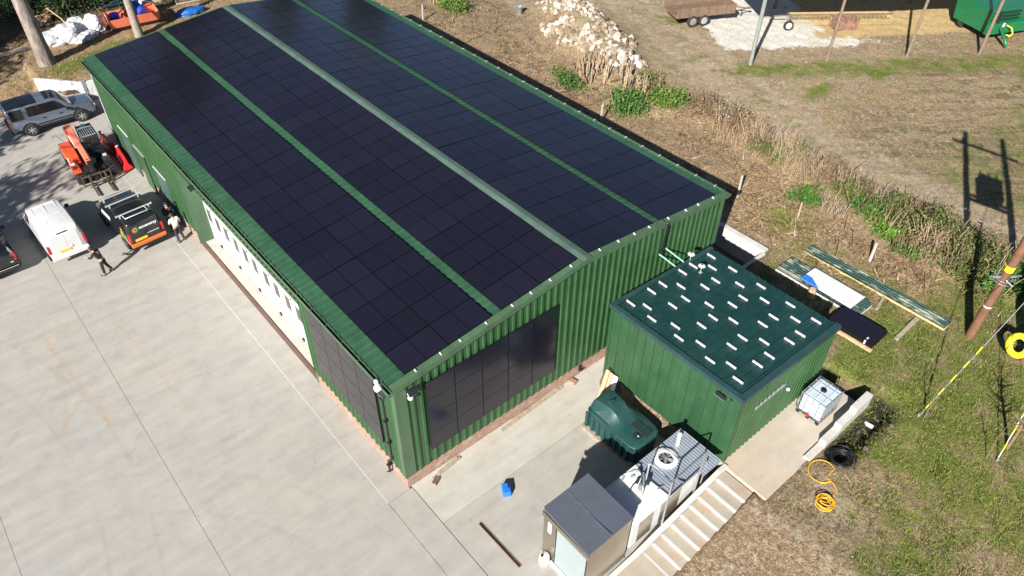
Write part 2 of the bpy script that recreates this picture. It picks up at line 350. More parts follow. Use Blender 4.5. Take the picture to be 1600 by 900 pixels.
    # tyre tread striping of the field
    rp=t.map(t.P(),rot=(0,0,R(38))); wv=t.noise(1,5,.7,t.map(rp,(.16,.85,1)),dist=1.6); wv2=t.noise(1,2,.5,t.map(rp,(5.5,1.6,1)))
    strp=t.math('MULTIPLY',t.ramp(wv,[(.47,0),(.58,1)]),t.ramp(wv2,[(.42,.15),(.6,1)]))
    c=t.mix(t.math('MULTIPLY',t.math('MULTIPLY',strp,TR),.95),c,(.120,.100,.050))
    c=t.mix(thr(WH,n1,n2),c,t.ramp(n2,[(.3,(.55,.525,.47)),(.7,(.72,.69,.62))])); c=t.mix(thr(YS,n4,n2),c,t.ramp(n3,[(.3,(.36,.24,.10)),(.7,(.62,.47,.25))]))
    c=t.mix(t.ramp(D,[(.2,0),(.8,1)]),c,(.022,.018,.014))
    t.col(c).set(.95,spec=.2); h=t.math('ADD',t.math('MULTIPLY',n3,.7),t.math('ADD',t.math('MULTIPLY',n5,.5),t.math('MULTIPLY',n6,1.0)))
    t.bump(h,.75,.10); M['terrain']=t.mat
build_mats()
# ------------------------------------------------------------------ world, sun, camera
AZ,EL=R(25.7),R(31.0)
w=bpy.data.worlds.new('World'); SC.world=w; w.use_nodes=True
nt=w.node_tree; bg=nt.nodes['Background']; sky=nt.nodes.new('ShaderNodeTexSky'); sky.sky_type='NISHITA'; sky.sun_disc=False
sky.sun_elevation=EL; sky.sun_rotation=math.atan2(-math.cos(AZ),-math.sin(AZ)); sky.air_density=.70; sky.dust_density=.25; sky.ozone_density=2.0
nt.links.new(sky.outputs[0],bg.inputs[0]); bg.inputs[1].default_value=.05
sl=bpy.data.lights.new('sun','SUN'); sl.energy=5.0; sl.angle=R(.53); sl.color=(1,.955,.89)
so=bpy.data.objects.new('sun',sl); COL.objects.link(so)
sd=Vector((math.cos(AZ)*math.cos(EL),math.sin(AZ)*math.cos(EL),-math.sin(EL))); so.rotation_euler=sd.to_track_quat('-Z','Y').to_euler(); so.location=(-30,-20,40)
cam=bpy.data.cameras.new('camera'); co=bpy.data.objects.new('camera',cam); COL.objects.link(co); SC.camera=co
cam.sensor_width=36; cam.lens=1154.5627/1600*36; cam.clip_end=2000; cam.clip_start=.1
yw,pt,rl=-.7077,-.7305,.01
fw=Vector((-math.sin(yw)*math.cos(pt),math.cos(yw)*math.cos(pt),math.sin(pt))); rt=Vector((math.cos(yw),math.sin(yw),0)); up=rt.cross(fw)
rt2=rt*math.cos(rl)+up*math.sin(rl); up2=-rt*math.sin(rl)+up*math.cos(rl)
m=Matrix((rt2,up2,-fw)).transposed().to_4x4(); m.translation=(-7.1099,-14.0008,23.4899); co.matrix_world=m
vs=SC.view_settings; vs.view_transform='Standard'; vs.look='None'; vs.exposure=.98; vs.gamma=1
SC.cycles.max_bounces=6; SC.cycles.diffuse_bounces=2; SC.cycles.glossy_bounces=4; SC.cycles.use_denoising=True
# ------------------------------------------------------------------ terrain
def sm(a,b,t):
    u=np.clip((t-a)/(b-a),0,1); return u*u*(3-2*u)
def rect(x,y,x0,x1,y0,y1,s=.8):
    return sm(x0-s,x0+s,x)*(1-sm(x1-s,x1+s,x))*sm(y0-s,y0+s,y)*(1-sm(y1-s,y1+s,y))
def blob(x,y,cx,cy,rx,ry,a=0):
    c,s=math.cos(a),math.sin(a); dx,dy=x-cx,y-cy
    q=((dx*c+dy*s)/rx)**2+((-dx*s+dy*c)/ry)**2
    return np.exp(-q*1.2)
def seg(x,y,pts,wd):
    d=np.full(np.shape(x),1e9)
    for (ax,ay),(bx,by) in zip(pts[:-1],pts[1:]):
        L2=(bx-ax)**2+(by-ay)**2; t=np.clip(((x-ax)*(bx-ax)+(y-ay)*(by-ay))/L2,0,1)
        d=np.minimum(d,np.hypot(x-ax-t*(bx-ax),y-ay-t*(by-ay)))
    return np.exp(-(d/wd)**2*1.2)
HEAP=[(29.9,21.2,2.6,4.2,R(-18),1.7),(28.0,16.8,2.0,1.9,0,.9),(32.0,25.6,2.1,3.2,R(-15),1.5)]
def zt(x,y):
    x=np.asarray(x,float); y=np.asarray(y,float)
    z=1.0*np.clip((x-4.4)/4.4,0,1)+.3*sm(9.5,18,x)
    z=np.where(y>-1.0,1.3,z)
    z=z+.05*np.sin(x*.31+y*.23)*sm(17,24,x)+.04*np.sin(x*.83-y*.71)*sm(17,24,x)
    for cx,cy,rx,ry,a,h in HEAP: z=z+h*blob(x,y,cx,cy,rx,ry,a)
    z=z+.35*seg(x,y,[(25.5,14),(28,9.5),(27.3,4),(26.6,-1),(26.4,-9),(26,-16)],1.1)
    # ditch under the stepped wall
    z=z-.75*seg(x,y,[(12.6,-9.5),(14.5,-9.55),(15.9,-9.5)],.45)
    z=np.where((x>15.3)&(x<15.95)&(y>-8.75)&(y<-6.9),.35,z)
    z=np.where((x>8.9)&(x<15.3)&(y>-8.92)&(y<-.9),.8,z)
    z=np.where((x<8.95)&(y>-8.45)&(y<0.1),-.12,z)
    z=np.where((x<19.85)&(y>=-.98)&(y<33.5),-.12,z)
    z=np.where((x<4.4)&(y<-8.4),-.12,z)
    # yard and the far bank
    wl=40.6-(x+1.7)*1.136
    far=np.where(x<-1.7,1.0*sm(39.3,45,y),np.where(x<.55,np.where(y>wl,1.1,-.12),np.where((y>38.1)|((x>4)&(y>33)),1.1,-.12)))
    far=np.where((x<-1.7)&(y<39.6),-.12,far)
    z=np.where((x<=0)|((y>=33.5)&(x<19.85)),far,z)
    z=np.where((x<=0)&(y<38),-.12,z)
    return z
def zt1(x,y): return float(zt(np.array([x]),np.array([y]))[0])
def axis(lo,f0,f1,hi,st):
    a=list(np.arange(f0,f1+1e-6,st)); b=[];v=f0;d=st
    while v>lo: d*=1.35; v-=d; b.append(v)
    c=[];v=a[-1];d=st
    while v<hi: d*=1.35; v+=d; c.append(v)
    return np.array(b[::-1]+a+c)
gx=axis(-350,-13,66,450,.22); gy=axis(-350,-18,60,450,.22)
X,Y=np.meshgrid(gx,gy,indexing='ij'); Z=zt(X,Y); 
rough=RNG.normal(0,1,X.shape); rough=(rough+np.roll(rough,1,0)+np.roll(rough,1,1)+np.roll(rough,-1,0)+np.roll(rough,-1,1))/5
Z=Z+np.where(Z>.3,rough*.06,0)
# second pass of rut relief in the field
Z=Z+np.where(X>29,0*.02*np.sin((X*.72+Y*.69)*6.0+np.sin(X*.3)*2),0)
def masks(x,y):
    g=np.zeros_like(x); s=np.zeros_like(x); d=np.zeros_like(x); l=np.zeros_like(x); tr=np.zeros_like(x); wh=np.zeros_like(x); ye=np.zeros_like(x)
    mx=np.maximum
    # right-hand grass bank
    g=mx(g,.56*rect(x,y,12.5,26,-30,-7.2,1.2)); s=mx(s,.50*seg(x,y,[(12.5,-15.5),(15,-13.6),(18,-13.8)],.9)); s=mx(s,.5*seg(x,y,[(14,-16.5),(17,-15.2),(20,-15)],.7)); g=mx(g,.80*blob(x,y,17,-10.5,4.0,2.4)); g=mx(g,.55*blob(x,y,11,-13,4,3)); g=mx(g,.72*rect(x,y,15.6,21,-9,-6.5)); s=mx(s,.42*rect(x,y,10,26,-30,-9,1))
    g=mx(g,.80*blob(x,y,17.5,-8,2.0,1.2)); g=mx(g,.80*blob(x,y,14.5,-12,2.2,1.6)); 
    s=mx(s,.55*blob(x,y,13.5,-14,2.0,1.2)); s=mx(s,.6*blob(x,y,19,-13,2.6,1.2)); l=mx(l,.35*rect(x,y,5,12,-14,-8.5,1)); g=mx(g,.20*rect(x,y,7,12.5,-15,-9))
    l=mx(l,.55*blob(x,y,10.5,-11,1.6,2.2)); l=mx(l,.5*blob(x,y,15.6,-7.2,1.2,1.0)); l=mx(l,.55*blob(x,y,16.6,-9,.9,.7))
    s=mx(s,.75*rect(x,y,20.5,24.5,-9,6,.8)); g=mx(g,.35*rect(x,y,16,23,-7,-1)); g=mx(g,.62*blob(x,y,23,-.2,1.6,1.8)); g=mx(g,.6*blob(x,y,20.5,-6.8,1.5,1.0)); s=mx(s,.78*seg(x,y,[(24.8,4),(24,-3),(24.2,-9)],1.6))
    # hedge line and the rough strip behind the barn
    s=mx(s,.62*seg(x,y,[(27.3,12),(28,8),(27.2,3),(26.6,-2),(26.3,-10)],2.0)); g=mx(g,.5*seg(x,y,[(27.2,0),(26.8,-4),(26.4,-10)],1.6))
    s=mx(s,.42*rect(x,y,22,28,4,40,1.2)); g=mx(g,.22*rect(x,y,22,28,4,40,1)); l=mx(l,.30*rect(x,y,23,29,8,34,1)); g=mx(g,.45*blob(x,y,25.2,17,1.2,2)); g=mx(g,.4*blob(x,y,27,30,1.4,2))
    # field and track
    F=sm(28.6,29.8,x+.12*(y-2)*(y<2))
    l=mx(l,1.15*seg(x,y,[(41,36),(38,25),(34.6,15),(31.9,6.5),(30.4,0),(29.6,-7)],2.8)*F); l=mx(l,.55*F*rect(x,y,29,48,4,44,2)); g=mx(g,.30*F); s=mx(s,.42*F); tr=mx(tr,F*rect(x,y,31.5,50,-13,3.5,3.0)); tr=mx(tr,.7*F*seg(x,y,[(37.5,24),(34.5,14),(32.5,8)],1.0))
    l=mx(l,.44*F*rect(x,y,29,54,-14,8,2)); 
    g=mx(g,.60*seg(x,y,[(34.8,11.8),(40,7.8),(46,3.8),(52,0)],2.3)); g=mx(g,.8*blob(x,y,37.5,10,1.6,1.2)); g=mx(g,.8*blob(x,y,42,5.6,2.0,1.1)); g=mx(g,.7*blob(x,y,36.4,6.5,2.4,1.2)); l=mx(l,.6*blob(x,y,48,3.2,2.2,1.4)); g=mx(g,.6*blob(x,y,38,20.5,1.5,2.2)); g=mx(g,.75*blob(x,y,51,-1.5,4,3)); g=mx(g,.5*blob(x,y,35,-4,3,3)); g=mx(g,.5*blob(x,y,42,24,2,4))
    l=mx(l,.55*blob(x,y,46,1.5,2.4,1.5)); d=mx(d,.55*blob(x,y,44.3,3.2,1.2,.35,R(-40)))
    g=mx(g,.46*F*rect(x,y,31,48,-14,-1,2.5)); wh=mx(wh,1.1*rect((x-37)*.836-(y-13.2)*.548,(x-37)*.548+(y-13.2)*.836,-1.0,9.5,.8,16,.9)); wh=mx(wh,.30*rect((x-37)*.836-(y-13.2)*.548,(x-37)*.548+(y-13.2)*.836,9,16,.6,4,.8))
    ye=mx(ye,1.0*rect((x-37)*.836-(y-13.2)*.548,(x-37)*.548+(y-13.2)*.836,7.6,24,2.2,16,.8)); ye=mx(ye,.7*blob(x,y,44.6,11.6,1.6,1.0))
    # heap
    for cx,cy,rx,ry,a,h in HEAP: l=mx(l,.75*blob(x,y,cx,cy,rx,ry,a)); g=mx(g,.46*blob(x,y,cx,cy,rx*1.1,ry*1.1,a))
    # dark ditch soil, and the notch at the slab end darkened to paint its shade
    d=mx(d,1.15*seg(x,y,[(12.6,-9.45),(14.5,-9.5),(15.9,-9.4)],.5)); d=mx(d,.6*rect(x,y,15.2,16,-8.8,-6.9,.1))
    # far left woodland floor
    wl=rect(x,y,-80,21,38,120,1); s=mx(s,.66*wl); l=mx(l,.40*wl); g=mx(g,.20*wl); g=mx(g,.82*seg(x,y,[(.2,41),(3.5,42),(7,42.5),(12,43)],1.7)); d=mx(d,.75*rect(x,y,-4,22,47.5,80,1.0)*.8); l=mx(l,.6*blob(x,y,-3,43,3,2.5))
    return g,s,d,l,tr,wh,ye
g,s_,d,l,tr,wh,ye=masks(X,Y)
nx,ny=X.shape; idx=np.arange(nx*ny).reshape(nx,ny)
F=np.stack([idx[:-1,:-1],idx[1:,:-1],idx[1:,1:],idx[:-1,1:]],-1).reshape(-1,4)
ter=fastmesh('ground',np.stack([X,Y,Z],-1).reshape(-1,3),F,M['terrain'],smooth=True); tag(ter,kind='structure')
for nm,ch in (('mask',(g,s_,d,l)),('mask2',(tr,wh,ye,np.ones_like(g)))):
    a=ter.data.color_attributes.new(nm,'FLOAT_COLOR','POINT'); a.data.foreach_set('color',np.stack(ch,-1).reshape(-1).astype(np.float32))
# ------------------------------------------------------------------ concrete sheets
def slabs(name,rects,mat,z=0.0,th=.12,gap=.012):
    b=MB()
    for x0,x1,y0,y1 in rects: b.box(x0+gap/2,x1-gap/2,y0+gap/2,y1-gap/2,z-th,z)
    return tag(b.build(name,mat),kind='structure')
ys=[-60,-24,-12.6,-6.2,-.1,6.6,12.6,18.6,24.6,30.6,38.9]
rc=[]
for i in range(len(ys)-1):
    g2=.004
    for x0,x1 in ((-90,-11.72),(-11.72,-6.45),(-6.45,-.95)): rc.append((x0,x1,ys[i]-.005 if i else ys[i],ys[i+1]+.005))
b=MB()
for x0,x1,y0,y1 in rc: b.box(x0+.006,x1-.006,y0+.0065,y1-.0065,-.12,0)
for y0,y1 in ((-60,-.1),(-.1,18.6),(18.6,38.3)): b.box(-.938,.075 if y1<1 else -.0,y0+.01,y1-.01,-.12,.0)
tag(b.build('yard',M['conc']),kind='structure')
b=MB()
for (x,y0,y1) in ((-.95,-.1,30),): b.box(x-.012,x+.012,y0,y1,-.10,.0025)
tag(b.build('pavement_joint',basic('pale_joint_sealant',(.56,.54,.48),.8,var=.1)),kind='structure')
slabs('apron',[(.1,9.0,-8.5,-2.0)],M['conc'],0.0,.12,.012)
slabs('footpath',[(.1,9.0,-2.0,.02),(9.0,16.3,-.97,.02)],M['conc_light'],0.0,.12,.012)
slabs('corridor_floor',[(16.3,19.8,-.9,33.4),(.0,16.3,30.45,33.4),(.0,4.0,33.4,37.7)],M['conc'],-.002)
slabs('threshold',[(.2,.9,7.1,18.6)],M['conc_light'],.004,.12,0)
b=MB(); b.box(8.9,15.25,-8.95,-6.9,.5,1.0); b.box(15.0,15.30,-8.95,-6.9,.5,.995)
tag(b.build('platform',M['conc_plat'],bevel=.015),kind='structure')
# ------------------------------------------------------------------ walls and stair
def wall(name,label,pts,z0,z1,th,mat,cap=None):
    r=thing(name,label,'wall',(pts[0][0],pts[0][1],z0)); b=MB()
    for (ax,ay),(bx,by) in zip(pts[:-1],pts[1:]):
        d=Vector((bx-ax,by-ay,0)); L=d.length; a=math.atan2(d.y,d.x)
        b.obox(((ax+bx)/2-pts[0][0],(ay+by)/2-pts[0][1],(z1-z0)/2),(L+.002,th,z1-z0),(0,0,a))
    b.build('wall_face',mat,r,bevel=.012); return r
wall('retaining_wall','pale concrete retaining wall with bright top behind the green shed',[(20.0,-.95),(20.0,33)],-.1,1.42,.34,M['conc_wall'])
wall('retaining_wall','low concrete cross wall running from the green shed to the retaining wall corner',[(15.0,-.98),(19.83,-.98)],-.1,1.36,.16,M['conc_wall'])
r=wall('boundary_wall','white panel wall with a grey post behind the silver car',[(-1.75,40.55),(.5,38.0),(4.2,37.7)],-.1,1.22,.16,M['white'])
b=MB(); b.box(2.15,2.37,-2.66,-2.44,0,1.4); b.build('post',M['galvdull'],r)
r=thing('stepped_block_wall','low pale block wall stepping down beside the water cube tank','wall',(11.4,-8.9,1.0))
b=MB(); hs=[.10,.32,.54,.74]; xs=[0,.95,1.85,2.8,3.95]
for i in range(4): b.box(xs[i]-.001,xs[i+1],-.14,.14,-.6,hs[i])
b.build('blockwork',M['conc_wall'],r,bevel=.02)
r.rotation_euler=(0,0,R(0)); 
ST=[(4.62,-7.33),(5.08,-7.3),(5.52,-7.3),(6.0,-7.28),(6.47,-7.28),(6.93,-7.28),(7.36,-7.28),(7.83,-7.28),(8.31,-7.28),(8.82,-7.28)]
r=thing('concrete_stair','pale concrete stair with rust stains climbing to the shed platform','stair',(4.62,-7.9,0))
for i in range(9):
    b=MB(); x0=ST[i][0]; x1=ST[i+1][0]; z=1.0-(9-i)*.11
    b.box(x0-4.62,x1-4.62+.02,-.62,.62,-.3,z); b.box(x0-4.622,x0-4.62+.085,-.615,.615,z-.09,z+.004,1); b.build('step',[M['conc_stair'],M['conc_wall']],r,bevel=.008)
b=MB(); b.box(-2.2,0,-.62,.62,-.3,.012); b.build('landing',M['conc_stair'],r)
b=MB(); b.prism([(-2.0,-.3),(4.35,-.3),(4.35,1.06),(3.9,1.06),(-.35,.14),(-2.0,.06)],'y',.63,.80); b.build('stringer',M['conc_wall'],r,bevel=.01)
# ------------------------------------------------------------------ the barn
W_,HE,SL,EX=16.5687,5.675,.1046,-.147
HW=W_/2-EX; AN=math.atan(SL); CA,SA=math.cos(AN),math.sin(AN); YE=30.38
def roofz(x): return HE+SL*(min(x,W_-x)-EX)
def ribbed(b,o,d,L,zb,zt_,nrm,pitch=.3333,dep=.050,m=0,w=(.0,.175,.197,.285)):
    """vertical ribbed sheet: o start, d unit direction, nrm outward"""
    s=0; pr=[]
    while s<L-1e-6:
        for q,h in ((w[0],0),(w[1],0),(w[2],dep),(w[3],dep)):
            if s+q<L: pr.append((s+q,h))
        s+=pitch
    pr.append((L,0)); vs=[];fs=[]
    for q,h in pr:
        x=o[0]+d[0]*q+nrm[0]*h; y=o[1]+d[1]*q+nrm[1]*h; c=o[0]+d[0]*q
        vs+= [(x,y,zb(c) if callable(zb) else zb),(x,y,zt_(c) if callable(zt_) else zt_)]
    for i in range(len(pr)-1): fs.append((2*i,2*i+2,2*i+3,2*i+1))
    b.add(vs,fs,m)
barn=thing('barn','long green steel clad barn with red brick plinth and a low pitched solar roof','barn')
b=MB()
for args in ((-.03,.2,.17,6.6),(-.03,.2,18.6,30.1),(W_-.2,W_+.03,.17,30.1)): b.box(args[0],args[1],args[2],args[3],-.1,.72)
b.box(-.03,W_+.03,-.03,.17,-.1,.72); b.box(-.03,W_+.03,30.1,30.3,-.1,.72); b.build('plinth',M['brick'],barn,fix=False)
T=lambda x: roofz(x)-.07
b=MB(); ribbed(b,(0.003,-.05),(1,0),W_-.006,.70,T,(0,-1)); b.box(0,W_,-.045,.0,.66,.70,0); b.build('gable_cladding',M['green'],barn,fix=False)
b=MB(); ribbed(b,(0,30.35),(1,0),W_,.70,T,(0,1)); b.build('gable_cladding',M['green'],barn,fix=False)
b=MB(); L=HE-.06
ribbed(b,(-.05,0),(0,1),6.6,.70,L,(-1,0)); ribbed(b,(-.05,18.6),(0,1),30.35-18.6,.70,L,(-1,0)); ribbed(b,(-.05,6.6),(0,1),12.0,4.57,L,(-1,0))
b.box(-.048,0,0,6.6,.66,.70); b.box(-.048,0,18.6,30.35,.66,.70); b.build('side_cladding',M['green'],barn,fix=False)
b=MB(); ribbed(b,(W_+.05,0),(0,1),30.35,.70,L,(1,0)); b.build('side_cladding',M['green'],barn,fix=False)
b=MB(); b.box(-.055,.78,18.575,18.64,-.02,4.6); b.box(-.055,.78,6.53,6.62,-.02,4.6); b.box(-.044,.78,6.62,18.575,4.52,4.565); b.build('door_reveal',M['green_trim'],barn)
b=MB(); b.box(-.112,-.100,6.5,18.7,4.50,4.66); b.box(-.0995,-.046,6.5,18.7,4.50,4.515); b.build('lintel_flashing',M['green'],barn)
# roof sheets with ribs running down the slope
for sgn in (0,1):
    b=MB(); pr=[]; y=-.18; k=0
    while y<YE-.01:
        dd=.034
        for q,h in ((0,0),(.15,0),(.185,dd),(.275,dd),(.31,0)): pr.append((min(y+q,YE),h+(.006 if k%3==0 and q>.1 else 0)))
        y+=.3333; k+=1
    pr.append((YE,0)); vs=[];fs=[]
    for yy,h in pr:
        for u in (0,8.5):
            x=EX+u*CA; z=HE+u*SA+h-.07
            vs.append((x if not sgn else W_-x,yy,z))
    for i in range(len(pr)-1): fs.append((2*i,2*i+1,2*i+3,2*i+2))
    b.add(vs,fs); b.build('roof_sheet',M['green_roof'],barn,fix=False)
b=MB(); hz=HE+SL*HW
b.prism([(W_/2-.275,hz-.275*SL-.01),(W_/2-.02,hz+.016),(W_/2+.02,hz+.016),(W_/2+.275,hz-.275*SL-.01),(W_/2,hz-.06)],'y',-.20,YE+.02)
for y in np.arange(2.4,30,3.0): b.box(W_/2-.12,W_/2+.12,y,y+.02,hz-.004,hz+.0185)
b.build('ridge_cap',M['ridge'],barn)
for y0,y1 in ((-.215,.035),(YE-.03,YE+.05)):
    for sgn in (-1,1):
        b=MB(); xe=EX-.02
        def q(x,dz): 
            return (x if sgn<0 else W_-x, HE+SL*(x-EX)+dz)
        P=[q(xe,-.20),q(xe,.035),q(W_/2-.0,.035),q(W_/2,-.20)]
        b.prism(P,'y',y0,y0+.02); P2=[q(xe,.015),q(xe,.04),q(W_/2-.28,.04),q(W_/2-.28,.015)]
        b.prism(P2,'y',y0+.02,y1); b.build('verge_trim',M['green_trim'],barn)
for x0,nm in ((-.34,'gutter'),(W_+.19,'gutter')):
    b=MB(); b.box(x0,x0+.15,-.2,YE+.02,HE-.21,HE-.19,1); b.box(x0,x0+.02,-.2,YE+.02,HE-.19,HE-.055); b.box(x0+.13,x0+.15,-.2,YE+.02,HE-.19,HE-.075)
    b.box(x0+.02,x0+.13,-.2,-.185,HE-.19,HE-.08); b.box(x0+.02,x0+.13,YE,YE+.015,HE-.19,HE-.08)
    for y in np.arange(.6,30,1.05): b.box(x0+.0,x0+.15,y,y+.03,HE-.074 if x0<0 else HE-.054,HE-.062 if x0<0 else HE-.035,0 if x0<0 else 2)
    b.build(nm,[M['green_trim'],M['black'],M['white']],barn)
b=MB()
for z0,x0 in ((0,0),): b.box(-.105,-.095,-.105,.16,.70,HE-.1); b.box(-.094,.34,-.105,-.096,.70,HE-.05); 
b.build('corner_flashing',M['green_trim'],barn)
b=MB(); b.box(W_+.095,W_+.105,-.105,.16,.70,HE-.1); b.box(W_-.14,W_+.094,-.105,-.096,.70,HE-.05); b.build('corner_flashing',M['green_trim'],barn)
b=MB(); b.box(W_+.095,W_+.105,30.1,30.4,.70,HE-.1); b.box(-.105,-.095,30.1,30.45,-.1,HE-.1); b.build('corner_flashing',M['galvdull'],barn)
def downpipe(pts,r=.045):
    b=MB(); b.tube(pts,r,10); b.tube([(p[0],p[1],p[2]) for p in (pts[0],(pts[0][0],pts[0][1],pts[0][2]-.12))],r*1.35,10); return b
b=downpipe([(-.25,.45,HE-.2),(-.25,.47,5.25),(-.19,.58,4.95),(-.19,.60,1.35),(-.20,.66,1.15),(-.20,.88,.85),(-.19,.93,.70),(-.19,.94,.10),(-.27,1.0,.06)])
for z in (4.6,3.4,2.2,.5): b.box(-.26,-.04,.53 if z>1 else .87,.67 if z>1 else 1.01,z,z+.05)
b.build('downpipe',M['blackmetal'],barn,smooth=40)
b=MB(); b.tube([(12.55,.05,6.14),(12.68,-.26,6.10),(12.72,-.24,5.8),(12.74,-.15,4.45),(12.9,-.14,4.38)],.045,8); b.tube([(12.9,-.15,6.05),(12.92,-.15,4.4),(13.4,-.14,4.3)],.016,6)
b.build('cable_duct',M['blackmetal'],barn,smooth=40)
for side in (0,1):
    for u in (.95,1.95,2.75,3.85,5.0,5.85,6.75,7.75):
        b=MB()
        x=EX+u*CA; z=HE+u*SA; x=x if not side else W_-x
        b.obox((x,-.045,z+.085),(.042,.05,.035),(0,0,0)); b.box(x-.02,x+.02,-.13,-.02,z+.04,z+.075)
        b.build('panel_clamp',M['white'],barn,bevel=.008)
# folding doors
DX=.68
for i in range(11):
    y1=18.62-i*1.06; y0=y1-1.06
    b=MB(); b.box(DX,DX+.06,y0+.014,y1-.014,.03,4.54); 
    b.box(DX-.006,DX+.001,y0+.02,y1-.02,.1,.2)
    lf=b.build('door_leaf',M['door_white'],barn)
    yc=[18.19,17.18,16.2,15.13,14.13,13.16,12.02,11.02,9.97,8.99,7.95][i]
    b=MB(); b.box(DX-.010,DX-.001,yc-.215,yc+.215,1.28,2.02); wn=b.build('window',M['tank_dark'],lf)
    b=MB(); b.box(DX-.016,DX-.0105,yc-.195,yc+.195,1.30,2.0); b.build('pane',M['greyglass'],wn)
    if i%2==0:
        b=MB(); b.box(DX-.03,DX-.002,yc-.47,yc-.40,2.13,2.22); b.build('latch',M['black'],lf)
        b=MB(); b.box(DX-.07,DX-.003,y0-.07,y0+.07,.05,.17); b.build('roller',M['black'],lf)
b=MB(); b.box(DX-.02,DX-.003,18.56,18.6,0,4.5); b.box(DX-.015,DX-.002,12.60,12.635,0,4.5); b.build('door_seal',M['galvdull'],barn)
# side doors in the long wall
for y0,y1,zt_ in ((26.55,28.0,2.62),(21.2,22.75,2.55)):
    b=MB(); b.box(-.115,-.06,y0,y1,.02,zt_); dr=b.build('side_door',basic('blue_grey_door',(.055,.10,.085),.5,var=.2,scale=2),barn)
    b=MB(); 
    for k in range(6): b.box(-.165,-.11,y0-.1+k*(y1-y0+.2)/6,y0-.1+(k+.72)*(y1-y0+.2)/6,zt_+.02,zt_+.045)
    b.box(-.14,-.105,y0-.1,y1+.1,zt_+.0,zt_+.019); b.build('drip_flashing',M['white'],dr)
b=MB(); b.box(-.115,-.06,24.35,25.6,.02,2.4); dr=b.build('side_door',M['shed_green'],barn)
b=MB(); b.box(-.17,-.10,24.2,25.75,2.42,2.50); b.build('drip_flashing',M['galvdull'],dr); b=MB(); b.box(-.13,-.10,24.28,24.35,0,2.4); b.build('frame',M['black'],dr)
# lights and cameras fixed to the barn
def flood(c,rot,parent):
    b=MB(); b.obox(c,(.34,.07,.24),rot); b.obox((c[0],c[1]+.10,c[2]+.02),(.05,.2,.05),rot); o=b.build('floodlight',M['blackmetal'],parent,bevel=.01)
    b=MB(); b.obox((c[0],c[1]-.042,c[2]-.012),(.28,.012,.18),rot); b.build('lens',M['greyglass'],o)
flood((.47,-.32,5.28),(R(-35),0,0),barn)
b=MB(); b.blob((.42,-.22,4.93),(.10,.10,.10),n=14,k=10); b.tube([(.42,-.02,5.0),(.42,-.2,4.98)],.04,8); b.build('security_camera',M['white'],barn,smooth=60)
b=MB(); b.blob((-.36,.36,5.47),(.15,.16,.16),n=14,k=10); b.obox((-.30,.18,5.30),(.2,.22,.06),(0,0,R(20))); b.blob((-.33,.50,5.62),(.09,.09,.10)); cm=b.build('security_camera',M['white'],barn,smooth=60)
b=MB(); b.obox((-.33,.12,5.42),(.30,.28,.07),(R(30),R(-20),0)); b.build('floodlight',M['blackmetal'],barn,bevel=.01)
b=MB(); b.obox((-.42,15.25,5.30),(.22,.34,.10),(0,R(-25),0)); b.obox((-.25,15.25,5.36),(.30,.06,.06)); b.build('floodlight',M['blackmetal'],barn,bevel=.01)
b=MB(); b.box(8.50,8.56,-.14,-.06,.30,.62); b.box(8.56,8.72,-.16,-.08,.30,.36); b.build('overflow_pipe',M['black'],barn)
# ------------------------------------------------------------------ solar panels
def panel_mesh():
    b=MB(); b.box(-.893,.893,-.5715,.5715,-.0175,.0165,0)
    for x0,x1 in ((-.872,-.013),(.013,.872)): b.quad((x0,-.558,.0175),(x1,-.558,.0175),(x1,.558,.0175),(x0,.558,.0175),1)
    b.box(-.013,.013,-.558,.558,.0166,.0172,2)
    o=b.build('solar_panel',[M['pv_frame'],M['pv'],M['pv_brown']]); return o
NTH=['first','second','third','fourth','fifth','sixth','seventh','eighth','ninth','tenth','eleventh','twelfth','thirteenth','fourteenth','fifteenth','sixteenth','seventeenth','eighteenth','nineteenth','twentieth','twenty-first','twenty-second','twenty-third','twenty-fourth','twenty-fifth','twenty-sixth']
p0=panel_mesh(); used=[]
def newp(): 
    if not used: used.append(1); return p0
    o=p0.copy(); COL.objects.link(o); return o
cols=[(.612+.8975,0,'yard gutter column'),(.612+.8975+1.795,0,'second column above the yard'),(4.62+.8975,0,'third column above the yard'),(4.62+.8975+1.795,0,'ridge column on the yard side'),
 (4.62+.8975+1.795,1,'ridge column on the field side'),(4.62+.8975,1,'third column above the field'),(.612+.8975+1.795,1,'second column above the field'),(.612+.8975,1,'field gutter column')]
for u,sd_,nm in cols:
    for k in range(26):
        o=newp(); x=EX+u*CA; z=HE+u*SA+.018; jz=RNG.normal(0,.003)
        o.location=(x-.0*SA if not sd_ else W_-x,.06+.583+k*1.166,z+jz); o.rotation_euler=(RNG.normal(0,.0022),(-AN if not sd_ else AN)+RNG.normal(0,.0022),0)
        tag(o,f'roof solar panel {NTH[k]} from the near gable in the {nm}','solar panel','solar panels on the barn roof')
MG=Matrix(((0,-1,0),(0,0,-1),(1,0,0))).to_4x4(); ML=Matrix(((0,0,-1),(0,1,0),(1,0,0))).to_4x4()
for i in range(5):
    for j in range(2):
        o=newp(); m=MG.copy(); m.translation=(1.03+1.188*(i+.5),-.145,1.50+.8925+j*1.789); o.matrix_world=m
        o.scale=(1,1.022,1)
        tag(o,f"{['lower','upper'][j]} gable wall solar panel {['nearest the barn corner','second from the barn corner','in the middle column','second from the shed end','at the shed end'][i]}",'solar panel','solar panels on the gable wall')
for i in range(4):
    for j in range(2):
        o=newp(); m=ML.copy(); m.translation=(-.145,1.13+1.154*(i+.5),1.62+.8925+j*1.789); o.matrix_world=m
        tag(o,f"{['lower','upper'][j]} solar panel {['beside the downpipe','second from the downpipe','second from the white doors','beside the white doors'][i]} on the long barn wall",'solar panel','solar panels on the long wall')
